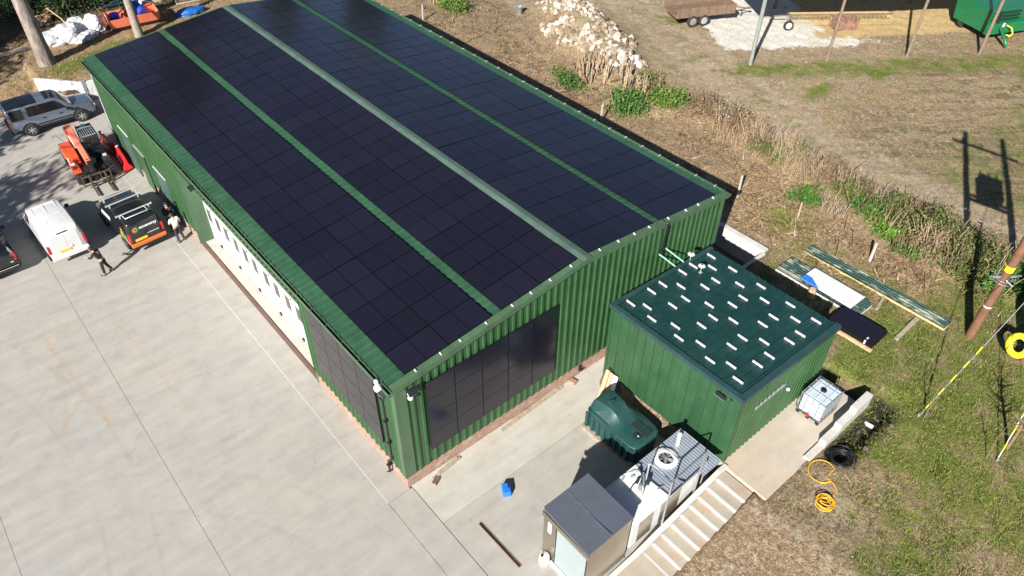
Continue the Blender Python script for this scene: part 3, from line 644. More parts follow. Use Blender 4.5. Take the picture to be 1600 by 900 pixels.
# ------------------------------------------------------------------ green shed
X0,X1,Y0,Y1=9.0,14.93,-7.0,-.98
shed=thing('shed','dark green box profile shed with rows of white brackets on its roof','shed')
SZ=lambda x:4.47-(x-X0)*.32/5.95
b=MB(); 
def smooth_sheet(b,o,d,L,zb,zt_,nrm,pitch=.42):
    s=0; pr=[]
    while s<L:
        for q,h in ((0,0),(.006,-.035),(.028,-.035),(.034,0)): 
            if s+q<L: pr.append((s+q,h))
        s+=pitch
    pr.append((L,0)); vs=[];fs=[]
    for q,h in pr:
        x=o[0]+d[0]*q+nrm[0]*h; y=o[1]+d[1]*q+nrm[1]*h; vs+=[(x,y,zb),(x,y,zt_)]
    for i in range(len(pr)-1): fs.append((2*i,2*i+2,2*i+3,2*i+1))
    b.add(vs,fs)
smooth_sheet(b,(X0,Y0),(0,1),Y1-Y0,-.05,4.40,(-1,0)); b.build('side_cladding',M['shed_green'],shed,fix=False)
b=MB(); ribbed(b,(X0,Y0),(1,0),X1-X0,.98,lambda x:SZ(x)-.06,(0,-1),pitch=.25,dep=.035,w=(0,.10,.13,.215)); b.build('front_cladding',M['green'],shed,fix=False)
b=MB(); ribbed(b,(X1,Y0),(0,1),Y1-Y0,.7,SZ(X1)-.06,(1,0),pitch=.25,dep=.035,w=(0,.10,.13,.215)); ribbed(b,(X0,Y1),(1,0),X1-X0,-.1,lambda x:SZ(x)-.06,(0,1),pitch=.25,dep=.035,w=(0,.10,.13,.215)); b.build('back_cladding',M['shed_green'],shed,fix=False)
# roof with ribs along x
b=MB(); pr=[]; y=Y0-.02; 
while y<Y1:
    for q,h in ((0,0),(.265,0),(.278,.042),(.312,.042),(.33,0)): pr.append((min(y+q,Y1),h))
    y+=.3345
vs=[];fs=[]
for yy,h in pr: vs+=[(X0+.02,yy,SZ(X0)+h-.035),(X1+.05,yy,SZ(X1)+h-.035)]
for i in range(len(pr)-1): fs.append((2*i,2*i+1,2*i+3,2*i+2))
b.add(vs,fs); b.build('roof_sheet',M['shed_roof'],shed,fix=False)
def sprism(b,xa,xb,ya,yb,d0,d1): # follows the roof fall
    b.add([(xa,ya,SZ(xa)+d0),(xb,ya,SZ(xb)+d0),(xb,yb,SZ(xb)+d0),(xa,yb,SZ(xa)+d0),(xa,ya,SZ(xa)+d1),(xb,ya,SZ(xb)+d1),(xb,yb,SZ(xb)+d1),(xa,yb,SZ(xa)+d1)],
     [(3,2,1,0),(4,5,6,7),(0,1,5,4),(1,2,6,5),(2,3,7,6),(3,0,4,7)])
b=MB(); sprism(b,X0-.06,X1+.08,Y0-.07,Y0+.17,.004,.03); sprism(b,X0-.06,X1+.08,Y0-.075,Y0-.055,-.20,.003)
b.build('fascia',M['shed_trim'],shed)
b=MB(); sprism(b,X0-.06,X1+.08,Y1-.14,Y1+.06,.004,.03); sprism(b,X0-.06,X1+.08,Y1+.05,Y1+.065,-.16,.003); b.build('fascia',M['shed_trim'],shed)
b=MB(); b.box(X0-.065,X0-.05,Y0-.054,Y1+.049,SZ(X0)-.16,SZ(X0)+.02); b.box(X0-.049,X0+.14,Y0+.172,Y1-.142,SZ(X0)-.01,SZ(X0)+.022); b.build('fascia',M['shed_trim'],shed)
b=MB(); b.box(X0-.012,X0-.004,Y0-.045,Y0+.13,.9,4.28); b.box(X0-.012,X0+.12,Y0-.045,Y0-.037,.98,4.26); b.build('corner_flashing',M['shed_green'],shed)
cols_=[9.59,9.97,10.78,11.47,11.93,12.68,13.35,13.9,14.48]
rowsA=[-1.38,-2.48,-3.82,-5.2,-6.33]; rowsB=[-1.91,-3.25,-4.4,-5.77]
for i,x in enumerate(cols_):
    for y in (rowsB if i in (1,4,7) else rowsA):
        if i==0 and y==-3.82: y=-3.76
        b=MB(); yy=y+RNG.normal(0,.02); xx=x+RNG.normal(0,.012); z=SZ(xx)
        b.box(xx-.027,xx+.027,yy-.21,yy+.21,z-.012,z+.012); b.box(xx-.015,xx+.015,yy-.20,yy+.20,z+.012,z+.055); 
        b.box(xx-.023,xx+.023,yy-.21,yy+.21,z+.055,z+.064)
        b.build('rail_bracket',M['alu'],shed)
b=MB(); b.box(10.05,11.85,Y0-.08,Y0-.036,3.16,3.26); 
for k in range(7): b.box(10.08+k*.25,10.20+k*.25,Y0-.09,Y0-.036,3.26,3.32)
b.build('cable_trunking',M['galv'],shed,bevel=.004)
b=MB(); b.blob((12.2,Y0-.09,2.68),(.075,.07,.075),n=12,k=8); b.build('sensor',M['white'],shed,smooth=60)
b=MB(); b.obox((X0-.14,-6.28,4.10),(.12,.36,.20),(0,R(-30),0)); b.box(X0-.14,X0-.01,-6.32,-6.24,4.02,4.10); fl=b.build('floodlight',M['blackmetal'],shed,bevel=.01)
b=MB(); b.obox((X0-.20,-6.28,4.06),(.01,.42,.05),(0,R(-30),0)); b.build('lens',M['galv'],fl)
b=MB(); b.lathe([(.0,0),(.05,0),(.05,.03),(0,.03)],10,(X0-.015,-6.62,4.12),'x'); b.build('sensor',M['black'],shed)
for x,y,sc_,nm in ((13.55,-1.02,1.0,'at the back edge'),(13.28,-1.78,1.0,'standing among the brackets')):
    r=thing('roof_antenna',f'small white mushroom antenna on the shed roof {nm}','antenna',(x,y,SZ(x)-.01),0,'antennas on the shed roof')
    b=MB(); b.tube([(0,0,0),(0,0,.34)],.022,8); b.box(-.07,.07,-.07,.07,0,.02); b.build('stem',M['galvdull'],r)
    b=MB(); b.lathe([(0,.33),(.11,.335),(.15,.355),(.12,.39),(.04,.41),(0,.412)],18); hd=b.build('head',M['white'],r,smooth=50)
    b=MB(); b.lathe([(0,.413),(.035,.413),(.03,.43),(0,.432)],12); b.build('cap',M['black'],hd)
for k,(x,z) in enumerate(((12.75,4.36),(13.08,4.52))):
    b=MB(); b.tube([(x,-.02,z),(x,-.14,z),(x,-1.05,z-.10)],.03,8); b.lathe([(.05,0),(.05,.02)],10,(x,-.10,z),'y')
    tag(b.build('conduit',basic('pale_green_conduit',(.28,.58,.42),.35),smooth=40),f"pale green conduit spanning from barn to shed roof, {['nearer the yard','nearer the retaining wall'][k]}",'pipe','conduits from barn to shed')
# ------------------------------------------------------------------ oil tank
tk=thing('oil_tank','dark green moulded plastic oil tank with a humped top against the shed','oil tank',(7.55,-3.4,0))
def tank_sec(y,w0,w1,zs,zr,wr):
    return [(-w0,y,.12),(-w0-.02,y,.55),(-w1,y,zs-.12),(-w1-.03,y,zs-.06),(-w1-.03,y,zs),(-w1+.10,y,zs+.05),(-wr,y,zr),(-wr*.5,y,zr+.015),(wr*.5,y,zr+.015),(wr,y,zr),(w1-.10,y,zs+.05),(w1+.03,y,zs),(w1+.03,y,zs-.06),(w1,y,zs-.12),(w0+.02,y,.55),(w0,y,.12)]
secs=[tank_sec(-1.32,.40,.46,1.02,1.06,.30),tank_sec(-1.22,.56,.62,1.08,1.14,.40),tank_sec(-1.0,.64,.70,1.10,1.17,.42),tank_sec(-.45,.66,.72,1.12,1.20,.40),tank_sec(-.25,.66,.72,1.12,1.26,.34),tank_sec(.1,.66,.72,1.14,1.52,.30),tank_sec(.3,.66,.72,1.15,1.62,.34),tank_sec(.9,.65,.71,1.16,1.64,.40),tank_sec(1.12,.62,.68,1.12,1.56,.38),tank_sec(1.26,.50,.56,1.06,1.30,.32)]
b=MB(); n=16; V=[p for s in secs for p in s]; b.add(V,[(i*n+j,i*n+(j+1)%n,(i+1)*n+(j+1)%n,(i+1)*n+j) for i in range(len(secs)-1) for j in range(n)]+[tuple(range(n-1,-1,-1)),tuple(range((len(secs)-1)*n,len(secs)*n))])
b.build('tank_body',M['tank_green'],tk,smooth=28,bevel=.02)
b=MB()
for y in np.arange(-1.0,1.1,.3): b.box(-.735,-.66,y,y+.14,.14,.98); 
b.build('rib',M['tank_green'],tk,bevel=.02)
b=MB(); b.obox((.16,-.62,1.225),(.40,.40,.02),(R(2),0,0)); b.obox((.18,-1.02,1.20),(.42,.30,.03),(R(3),0,0)); b.build('hatch',M['tank_dark'],tk,bevel=.01)
b=MB(); b.obox((-.20,-.92,1.20),(.26,.30,.02)); b.lathe([(.05,0),(.05,.05),(0,.055)],12,(-.20,-.92,1.21)); b.build('gauge_plate',M['tank_dark'],tk)
b=MB(); b.blob((-.22,-.98,1.25),(.03,.03,.03)); b.build('gauge_knob',M['white'],tk)
b=MB(); b.tube([(-.16,.62,1.64),(-.14,.60,1.72),(.04,.55,1.72),(.06,.53,1.64)],.035,8); b.lathe([(.11,0),(.11,.03),(0,.035)],14,(-.05,.58,1.635)); b.build('filler_cap',M['tank_green'],tk,smooth=40)
b=MB(); b.box(-.72,-.1,-1.34,-1.28,.10,.16); b.tube([(-.55,-1.36,.3),(-.62,-1.40,.3),(-.62,-1.40,.0)],.02,6); b.build('pipe',M['black'],tk)
pb=MB(); 
pb.box(6.72,8.42,-4.78,-2.1,0,.11); tag(pb.build('tank_base',M['greytimber'],bevel=.01),'flat dark timber base under the green oil tank','base')
for k,(mt,dx,dz,hh) in enumerate(((M['timber'],0,0,1.6),(M['timber'],.12,.0,1.45),(M['white'],.28,.0,1.3))):
    b=MB(); b.obox((0,0,0),(.045,.16 if k<2 else .4,hh)); o=b.build('plank' if k<2 else 'board',mt); o.location=(8.33+dx,-1.62-.08*k,hh*.48); o.rotation_euler=(R(-4),R(24 if k<2 else 20),R(6))
    tag(o,['longer raw timber leaning on the shed corner by the oil tank','shorter timber between the leaning board and the longer timber','white board leaning at the shed corner behind the oil tank'][k],['timber','timber','board'][k])
# ------------------------------------------------------------------ stainless cabin
un=thing('stainless_cabin','boxy stainless steel cabin with a pale roller shutter in front','cabin',(3.03,-5.98,0))
b=MB(); b.box(-.97,.97,-1.0,1.0,.04,2.42); b.build('body',M['stainless'],un,bevel=.012)
b=MB(); b.add([(-1.0,-1.03,2.50),(1.0,-1.03,2.50),(1.0,1.04,2.60),(-1.0,1.04,2.60),(-1.0,-1.03,2.56),(1.0,-1.03,2.56),(1.0,1.04,2.66),(-1.0,1.04,2.66)],[(3,2,1,0),(4,5,6,7),(0,1,5,4),(1,2,6,5),(2,3,7,6),(3,0,4,7)])
b.box(-.02,.012,-1.02,1.03,2.615,2.618); b.build('roof',M['stainless_top'],un,bevel=.01)
b=MB(); b.add([(.012,-1.03,2.563),(.028,-1.03,2.563),(.028,1.04,2.664),(.012,1.04,2.664),(.012,-1.03,2.572),(.028,-1.03,2.572),(.028,1.04,2.673),(.012,1.04,2.673)],[(3,2,1,0),(4,5,6,7),(0,1,5,4),(1,2,6,5),(2,3,7,6),(3,0,4,7)]); b.build('seam',M['stainless_top'],un)
b=MB(); b.box(-1.03,-.965,-1.06,1.03,2.28,2.50); b.build('shutter_box',M['stainless'],un,bevel=.01)
b=MB()
for k in range(24): b.box(-.985,-.968,-.95,.36,.10+k*.09,.186+k*.09)
b.build('shutter',M['shutter'],un,bevel=.006)
b=MB(); b.box(-.99,-.965,.37,.40,.05,2.28); b.box(-.99,-.965,-.99,-.955,.05,2.28); b.build('guide_rail',M['blackmetal'],un)
b=MB(); b.box(-.985,-.965,.62,.78,1.55,2.12); b.build('notice',M['white'],un)
b=MB(); b.box(-1.0,.99,-1.02,1.02,0,.045); b.build('skirt',M['galvdull'],un)
b=MB(); b.blob((-.98,1.03,2.68),(.04,.04,.04)); b.build('cap',M['greytimber'],un)
# the sill ledge in front of the shutter
b=MB(); b.box(-1.10,-1.0,-1.0,.5,0,.10); b.build('sill',M['white'],un)
# ------------------------------------------------------------------ white plant unit
pu=thing('plant_unit','long white plant unit with ribbed metal roof, round fan and pipework','plant unit',(6.3,-6.3,0))
b=MB(); b.box(-2.0,1.4,-.60,.86,.18,1.82); b.build('casing',M['white'],pu,bevel=.01)
b=MB(); b.box(-2.05,-.35,-.72,.90,1.82,1.86); b.build('roof',M['white'],pu,bevel=.008)
b=MB(); pr=[]; x=-.34
while x<2.04: pr+= [(x,1.883),(x+.075,1.883),(x+.085,1.895),(x+.105,1.895),(x+.115,1.883)]; x+=.115
pr=[(min(a,2.05),z) for a,z in pr]; vs=[];fs=[]
for a,z in pr: vs+=[(a,-.70 if a<1.15 else -.92,z),(a,.90,z)]
for i in range(len(pr)-1): fs.append((2*i,2*i+2,2*i+3,2*i+1))
b.add(vs,fs); b.box(-.34,1.15,-.70,.90,1.83,1.86); b.box(1.15,2.05,-.92,.90,1.83,1.86); b.build('ribbed_roof',M['mirror'],pu,fix=False)
b=MB()
for k in range(21): x=-.34+.085+k*.115; b.box(x+.005,x+.013,-.69 if x<1.15 else -.91,.89,1.8955,1.8985)
b.build('roof_rib',M['alu'],pu)
b=MB(); b.lathe([(.40,0),(.43,.03),(.43,.09),(.40,.11),(.27,.11),(.25,.06),(.25,.0)],36,(.62,.36,1.885)); fr=b.build('fan_ring',M['white'],pu,smooth=35)
b=MB(); b.lathe([(0,0),(.25,0),(.25,.012),(0,.012)],28,(.62,.36,1.90)); b.build('fan_well',M['blackmetal'],fr)
b=MB()
for k in range(5):
    a=k*2*math.pi/5; b.obox((.62+.13*math.cos(a),.36+.13*math.sin(a),1.945),(.22,.10,.012),(R(22),0,a))
b.lathe([(0,0),(.06,0),(.06,.05),(0,.055)],12,(.62,.36,1.93)); b.build('fan_blade',M['galvdull'],fr)
b=MB()
for rr in (.09,.15,.21): b.tube([(.62+rr*math.cos(a),.36+rr*math.sin(a),1.985) for a in np.linspace(0,2*math.pi,24,endpoint=False)],.005,4,closed=True)
for a in (0,1.05,2.1): b.tube([(.62-.26*math.cos(a),.36-.26*math.sin(a),1.99),(.62+.26*math.cos(a),.36+.26*math.sin(a),1.99)],.006,4)
b.build('fan_guard',M['blackmetal'],fr)
b=MB(); b.tube([(1.40,.50,1.86),(1.40,.50,2.45)],.07,14); b.lathe([(.085,0),(.085,.06),(0,.07)],14,(1.40,.50,2.44)); b.build('flue',M['white'],pu,smooth=40)
def pipe(pts,r,mt,nm='pipe'):
    b=MB(); b.tube(pts,r,10); return b.build(nm,mt,pu,smooth=50)
pipe([(-1.15,.75,1.86),(-1.15,.75,2.14),(-1.10,.72,2.22),(-.75,.62,2.26),(-.62,.55,2.2),(-.60,.52,1.9)],.030,M['galv'])
pipe([(-1.05,-.05,1.86),(-1.05,-.05,2.1),(-1.0,.0,2.18),(-.60,.30,2.2),(-.52,.36,2.1),(-.52,.36,1.9)],.034,M['galv'])
pipe([(-1.25,.30,1.86),(-1.22,.30,2.02),(-.95,.34,2.05),(-.55,.40,2.05)],.02,M['blackmetal'])
b=MB(); b.lathe([(0,0),(.24,0),(.24,.04),(.17,.08),(0,.10)],20,(-.82,.42,1.87)); b.blob((-.66,.50,2.05),(.10,.10,.13),n=10,k=8); b.build('valve_manifold',M['white'],pu,smooth=40)
b=MB(); b.tube([(-1.02,.10,1.95),(-1.02,.10,2.24)],.065,10); b.build('filter',M['galv'],pu,smooth=40)
b=MB(); b.tube([(-.72,.05,2.02),(-.50,.16,2.08)],.075,12); b.tube([(-.95,.30,2.0),(-.70,.42,2.06)],.05,10); b.build('pump',M['tank_dark'],pu,smooth=40)
# pipe guard frame standing at the plant
g=[]; r=.035
b=MB(); A=(-.63,.18); B=(-.58,-.77); Cc=(1.14,-.72)
b.tube([(*A,1.86),(*A,3.0),(*B,3.0),(*B,.4)],r,8); b.tube([(*B,3.0),(*Cc,3.0),(*Cc,.6)],r,8)
b.tube([(*A,2.02),(*B,2.02),(*Cc,2.02)],r*.8,8); b.tube([(.28,-.745,2.02),(.28,-.35,1.9)],r*.8,8); b.tube([(-.6,-.3,2.02),(-.25,-.3,1.9)],r*.8,8)
b.tube([(1.5,-.7,2.12),(1.5,-.7,.8)],r*.8,8); b.tube([(1.14,-.72,1.75),(1.75,-.72,1.75)],r*.7,8)
b.build('guard_frame',M['galv'],pu,smooth=50)
b=MB(); b.box(-1.98,1.38,-.55,.80,.0,.18); b.build('base_frame',M['galvdull'],pu)
b=MB(); b.box(-1.7,-1.0,-.625,-.602,.3,1.5); b.box(-.6,.4,-.625,-.602,.3,1.5); b.build('access_panel',M['stainless'],pu)
# ------------------------------------------------------------------ IBC tank
ib=thing('cube_tank','white caged cube water tank with a black lid on the platform','water tank',(13.66,-7.82,1.0))
b=MB(); b.box(-.57,.57,-.46,.46,.17,1.10); b.build('bottle',M['ibc'],ib,bevel=.06)
b=MB()
for y in (-.30,0,.30): b.box(-.52,.52,y-.03,y+.03,1.10,1.125)
b.build('bottle_rib',M['ibc'],ib,bevel=.012)
b=MB(); b.lathe([(.11,0),(.11,.06),(.08,.075),(0,.078)],18,(.05,.02,1.10)); b.build('lid',M['black'],ib,smooth=40)
b=MB(); rr=.014
for z in (.2,.42,.64,.86,1.06): b.tube([(-.60,-.50,z),(.60,-.50,z),(.60,.50,z),(-.60,.50,z)],rr,6,closed=True)
for k in range(6):
    x=-.60+.24*k
    for y in (-.50,.50): b.tube([(x,y,.16),(x,y,1.12)],rr,6)
for k in range(5):
    y=-.5+.25*k
    for x in (-.60,.60): b.tube([(x,y,.16),(x,y,1.12)],rr,6)
b.tube([(-.60,-.50,1.12),(.60,-.50,1.12),(.60,.50,1.12),(-.60,.50,1.12)],.020,6,closed=True)
b.tube([(-.2,-.50,1.135),(-.2,.50,1.135)],rr,6); b.tube([(.3,-.50,1.135),(.3,.50,1.135)],rr,6); b.build('cage',M['galv'],ib,smooth=50)
b=MB()
for y in (-.42,0,.42): b.box(-.60,.60,y-.06,y+.06,0,.12)
b.box(-.60,.60,-.50,.50,.12,.16); b.build('pallet',M['blackmetal'],ib)
b=MB(); b.box(-.625,-.60,-.22,.20,.50,.78); b.build('placard',M['white'],ib)
b=MB(); b.lathe([(.0,0),(.06,0),(.04,.10),(.0,.10)],12,(-.70,0,.26),'x'); b.obox((-.70,0,.34),(.03,.14,.03)); b.build('tap',M['red'],ib)
# ------------------------------------------------------------------ loose things on the concrete
def simple(name,label,cat,b,mats,loc=(0,0,0),rot=(0,0,0),group=None,smooth=0,bevel=0):
    o=b.build(name,mats,smooth=smooth,bevel=bevel); o.location=loc; o.rotation_euler=rot; return tag(o,label,cat,group)
jc=thing('jerrycan','blue plastic jerrycan lying on the concrete apron','jerrycan',(2.62,-2.42,.13),R(58))
b=MB(); b.box(-.26,.20,-.16,.16,-.13,.13); b.build('can_body',M['blue'],jc,bevel=.05)
b=MB(); b.box(.20,.27,-.10,.02,-.05,.05); b.tube([(-.1,-.06,.13),(-.08,-.06,.18),(.08,-.06,.18),(.10,-.06,.13)],.02,6); b.build('handle',M['navy'],jc,bevel=.01)
wc=thing('jerrycan','white plastic drum standing by the stainless cabin shutter','drum',(1.84,-5.34,0),.3)
b=MB(); b.lathe([(0,0),(.17,0),(.19,.03),(.19,.34),(.17,.40),(.07,.45),(0,.455)],20); b.build('can_body',M['white'],wc,smooth=35)
b=MB(); b.lathe([(.045,0),(.045,.05),(0,.052)],12,(-.06,.06,.44)); b.build('lid',M['black'],wc)
b=MB(); b.box(-.07,.07,-1.06,1.06,0,.012); b.box(-.07,-.058,-1.06,1.06,.012,.07); simple('angle_iron','long rusty steel angle lying on the apron','steel angle',b,M['rust'],(1.10,-3.9,.003),(0,0,R(1)))
b=MB(); b.box(-.10,.08,6.5,18.62,-.02,.006); simple('drain_channel','rusty brown drain channel along the white doors','drain channel',b,M['rustbrown'],(.075,0,.004))
for k,(x,y,L,rz,lb) in enumerate(((1.55,-.24,1.35,R(6),'short weathered board at the foot of the gable near the corner'),(5.9,-.16,3.4,R(2),'long weathered board along the gable plinth'))):
    b=MB(); b.box(-L/2,L/2,-.07,.07,0,.035); b.box(-L*.3,L*.42,-.02,.10,.036,.06); simple('board',lb,'board',b,M['greytimber'],(x,y,.005),(0,0,rz))
b=MB(); b.box(-.16,.16,-.10,.10,0,.05); b.tube([(-.2,-.1,0),(-.2,-.1,.22)],.012,6); simple('boot_scraper','small rusty bracket and plate beside the gable board','scrap',b,M['rust'],(.92,-.42,.004),(0,0,.5))
b=MB(); b.box(-.10,.10,-.14,.14,0,.10); simple('brick_offcut','loose brick offcut against the gable plinth under the overflow pipe','brick',b,M['brick'],(8.1,-.22,.004),(0,0,.2))
# hoses and pipes
def coil(c,r0,r1,turns,z,rt_,jit,mat,name,label,cat,n=26):
    pts=[]; rnd=random.Random(len(name)+int(c[0]*10))
    for i in range(int(turns*n)):
        a=i*2*math.pi/n; q=rnd.uniform(r0,r1) if i%9==0 else None
        rr=r0+(r1-r0)*(.5+.5*math.sin(a*.37+rnd.random()*.15)); pts.append((c[0]+rr*math.cos(a)*(1+jit*math.sin(a*.21)),c[1]+rr*math.sin(a)*(1+jit*math.cos(a*.17)),z+.008*math.sin(a*.7)+rt_*.5*(i//n)))
    b=MB(); b.tube(pts,rt_,6); return simple(name,label,cat,b,mat,smooth=50)
zc=zt1(12.1,-9.65)
zb=max(zc,.88)+.03; b=MB(); rc=random.Random(4)
for k in range(13):
    r0=rc.uniform(.30,.60); cx=12.38+rc.gauss(0,.045); cy=-9.72+rc.gauss(0,.045); ph=rc.random()*6.28; tl=rc.uniform(.0,.06); ec=rc.uniform(.82,1.0); zz=zb+.011*k
    b.tube([(cx+r0*math.cos(a),cy+r0*ec*math.sin(a),zz+tl*math.sin(a+ph)) for a in np.linspace(0,6.283,30,endpoint=False)],.0145,6,closed=True)
simple('pipe_coil','coil of black water pipe on the dark soil by the block wall','pipe coil',b,M['blackmetal'],smooth=50)
zh=zt1(10.5,-10.3)
pts=[]
for i in range(90):
    a=i*.45; rr=.13+.20*abs(math.sin(a*.31+.6)); pts.append((10.28+rr*math.cos(a),-10.35+rr*math.sin(a)*.95,zh+.03+.0022*i))
pts+= [(10.28+.5*(t/8),-10.35-.12+.10*math.sin(t),zh+.06) for t in range(1,9)]
for i in range(14): a=-1.5+i*.34; pts.append((10.95+.16*i/14+.22*math.cos(a),-10.15+.25*math.sin(a)+.02*i,zh+.05))
for i in range(18): a=-.9+i*.29; pts.append((11.15+.10*math.cos(a)-.03*i/18,-9.92+.12*math.sin(a)+.012*i,zh+.05))
for i in range(22): a=-.6+i*.24; pts.append((11.35+.50*math.cos(a)-.002*i,-9.55+.44*math.sin(a),zt1(11.35,-9.6)+.06))
b=MB(); b.tube(pts,.018,6); simple('hose','yellow hose tangled on the grass below the platform','hose',b,M['hose_yellow'],smooth=50)
b=MB(); b.lathe([(.085,0),(.085,.55),(.105,.55),(.105,.72),(.075,.72),(.075,.40),(0,.40)],16,(0,0,0),'y'); simple('drain_pipe','white drain pipe end poking out under the block wall','drain pipe',b,M['white'],(15.0,-9.62,.62),(0,0,R(8)),smooth=40)
# ------------------------------------------------------------------ stacks on the bank
def stack(name,label,x0,x1,y0,y1,z,n,pitch=.17,edge=None):
    r=thing(name,label,'roof sheets',((x0+x1)/2,(y0+y1)/2,z)); hx=(x1-x0)/2; hy=(y1-y0)/2
    for k in range(n):
        b=MB(); pr=[]; x=-hx
        while x<hx: 
            for q,h in ((0,0),(.10,0),(.115,.028),(.145,.028),(.16,0)): pr.append((min(x+q,hx),h))
            x+=pitch
        vs=[];fs=[]
        for a,h in pr: vs+=[(a,-hy+k*.03,.10+k*.045+h),(a,hy-k*.02,.10+k*.045+h)]
        for i in range(len(pr)-1): fs.append((2*i,2*i+2,2*i+3,2*i+1))
        b.add(vs,fs); b.build('sheet',M['old_sheet'],r,fix=False)
    b=MB(); b.box(-hx+.01,hx-.01,-hy+.1,hy-.1,.02,.10); b.build('packing',M['greytimber'],r)
    if edge: b=MB(); b.box(-hx-.035,-hx-.005,-hy,hy,.0,.085); b.box(-hx,hx,-hy-.03,-hy-.005,.0,.085); b.build('edge_board',edge,r)
    return r
pale_y=basic('pale_yellow_timber',(.62,.50,.22),.7,var=.15)
stack('roof_sheet_stack','long narrow stack of dirty green roof sheets lying on the straw bank',21.42,22.05,-8.95,-2.1,zt1(21.7,-5)-.02,2,edge=pale_y)
stack('roof_sheet_stack','short stack of green roof sheets with a white board lying on it',19.2,20.35,-6.2,-2.05,zt1(19.8,-4)+.02,3,edge=M['white'])
b=MB(); b.box(-.56,.56,-1.27,1.27,0,.05,0); b.add([(-.56,1.265,.0515),(-.56,.72,.0515),(-.14,1.265,.0515)],[(0,1,2)],1); b.add([(-.563,.35,.048),(-.563,1.27,.048),(-.563,1.27,.004),(-.563,.35,.004)],[(0,1,2,3)],1)
b.add([(-.56,.72,.0516),(-.56,.35,.0516),(-.14,.95,.0516),(-.14,1.265,.0516)],[(0,1,2,3)],1)
simple('white_board','white insulation board with a blue corner lying on green sheets','board',b,[M['white'],M['blue']],(19.79,-4.55,zt1(19.8,-4)+.29),(0,0,R(-1)))
z=zt1(18.4,-6.6)
ps=thing('panel_stack','stack of spare black solar panels lying on a timber on the grass','panel stack',(18.45,-6.58,z))
for k in range(6):
    b=MB(); b.box(-.60,.62,-1.02,1.02,0,.034); o=b.build('panel',[M['pv_frame']],ps); o.location=(RNG.normal(0,.006),RNG.normal(0,.01),.14+k*.040)
b=MB(); b.box(-.60,.60,-1.0,1.0,.14+6*.04-.004,.14+6*.04); b.build('glass',M['pv'],ps)
b=MB(); b.box(-.50,-.36,-.72,-.66,.385,.39); b.box(-.64,-.60,-.72,-.66,.2,.39); b.build('label_tag',M['white'],ps)
b=MB(); b.box(.3,.44,-.9,.9,0,.14); b.build('bearer',M['greytimber'],ps)
b=MB(); b.box(-.07,.07,-.95,.95,0,.13); simple('timber_beam','raw yellow timber beam lying along the front of the black panel stack','timber',b,M['timber'],(17.78,-6.72,z+.01),(0,0,R(1)),bevel=.01)
b=MB(); b.box(-.95,.95,-.09,.09,0,.09); simple('plank','weathered plank lying alone in the grass beyond the black panel stack','plank',b,M['greytimber'],(20.25,-7.92,zt1(20.2,-7.9)),(0,0,R(2)),bevel=.01)
b=MB(); b.box(-.55,.55,-.06,.06,0,.07); simple('plank','weathered plank end sticking out beside the short sheet stack','plank',b,M['greytimber'],(20.9,-6.35,zt1(20.9,-6.3)),(0,0,R(12)),bevel=.01)
st=thing('stump','pale sawn stump standing in the shadow behind the shed','stump',(18.9,-4.1,zt1(18.9,-4.1)))
b=MB(); b.lathe([(.20,-.05),(.18,.1),(.15,.42),(.15,.43)],12); b.build('bark',M['timber'],st,smooth=40)
b=MB(); b.lathe([(0,.432),(.14,.432),(.14,.44),(0,.441)],12); b.build('cut_face',M['timber'],st)
# fence posts left in the rough ground
def post(x,y,h,tx,ty,mat,label,r=.06,nm='fence_post',cat='post'):
    b=MB(); b.tube([(0,0,-.2),(tx*h*.5,ty*h*.5,h*.5),(tx*h,ty*h,h)],[r,r*.95,r*.85],7); return simple(nm,label,cat,b,mat,(x,y,zt1(x,y)),smooth=50)
pg=basic('grey_concrete_post',(.36,.34,.31),.85,var=.12)
post(23.2,-4.5,.95,.25,.1,pg,'pale square fence post leaning near the long stack of green sheets',.075)
post(22.6,2.7,1.35,.02,.02,pg,'white topped fence post at the barn shadow corner',.07); post(23.4,-.4,.95,.05,.05,M['greytimber'],'stubby wooden post standing in the straw below the ivy clump',.055)
post(23.2,32.0,1.2,.03,.02,pg,'far fence post at the shadow edge near the leafy bush',.07); post(22.9,13.0,1.15,.03,-.03,pg,'fence post at the shadow edge near the cut stems',.07)
for k,(x,y,tx,lb) in enumerate(((22.0,-3.4,.2,'thin dark stake by the short end of the long sheet stack'),(24.0,-2.6,.3,'thin grey stake below the ivy hedge'),(23.6,-3.4,-.2,'thin stake beside the leaning fence post'),(24.6,-5.6,.15,'thin stake below the dense middle of the hedge'),(23.0,-7.3,.12,'thin stake near the far end of the sheet stack'))):
    post(x,y,.95,tx,.1,M['twig'],lb,.018,'stake','stake')
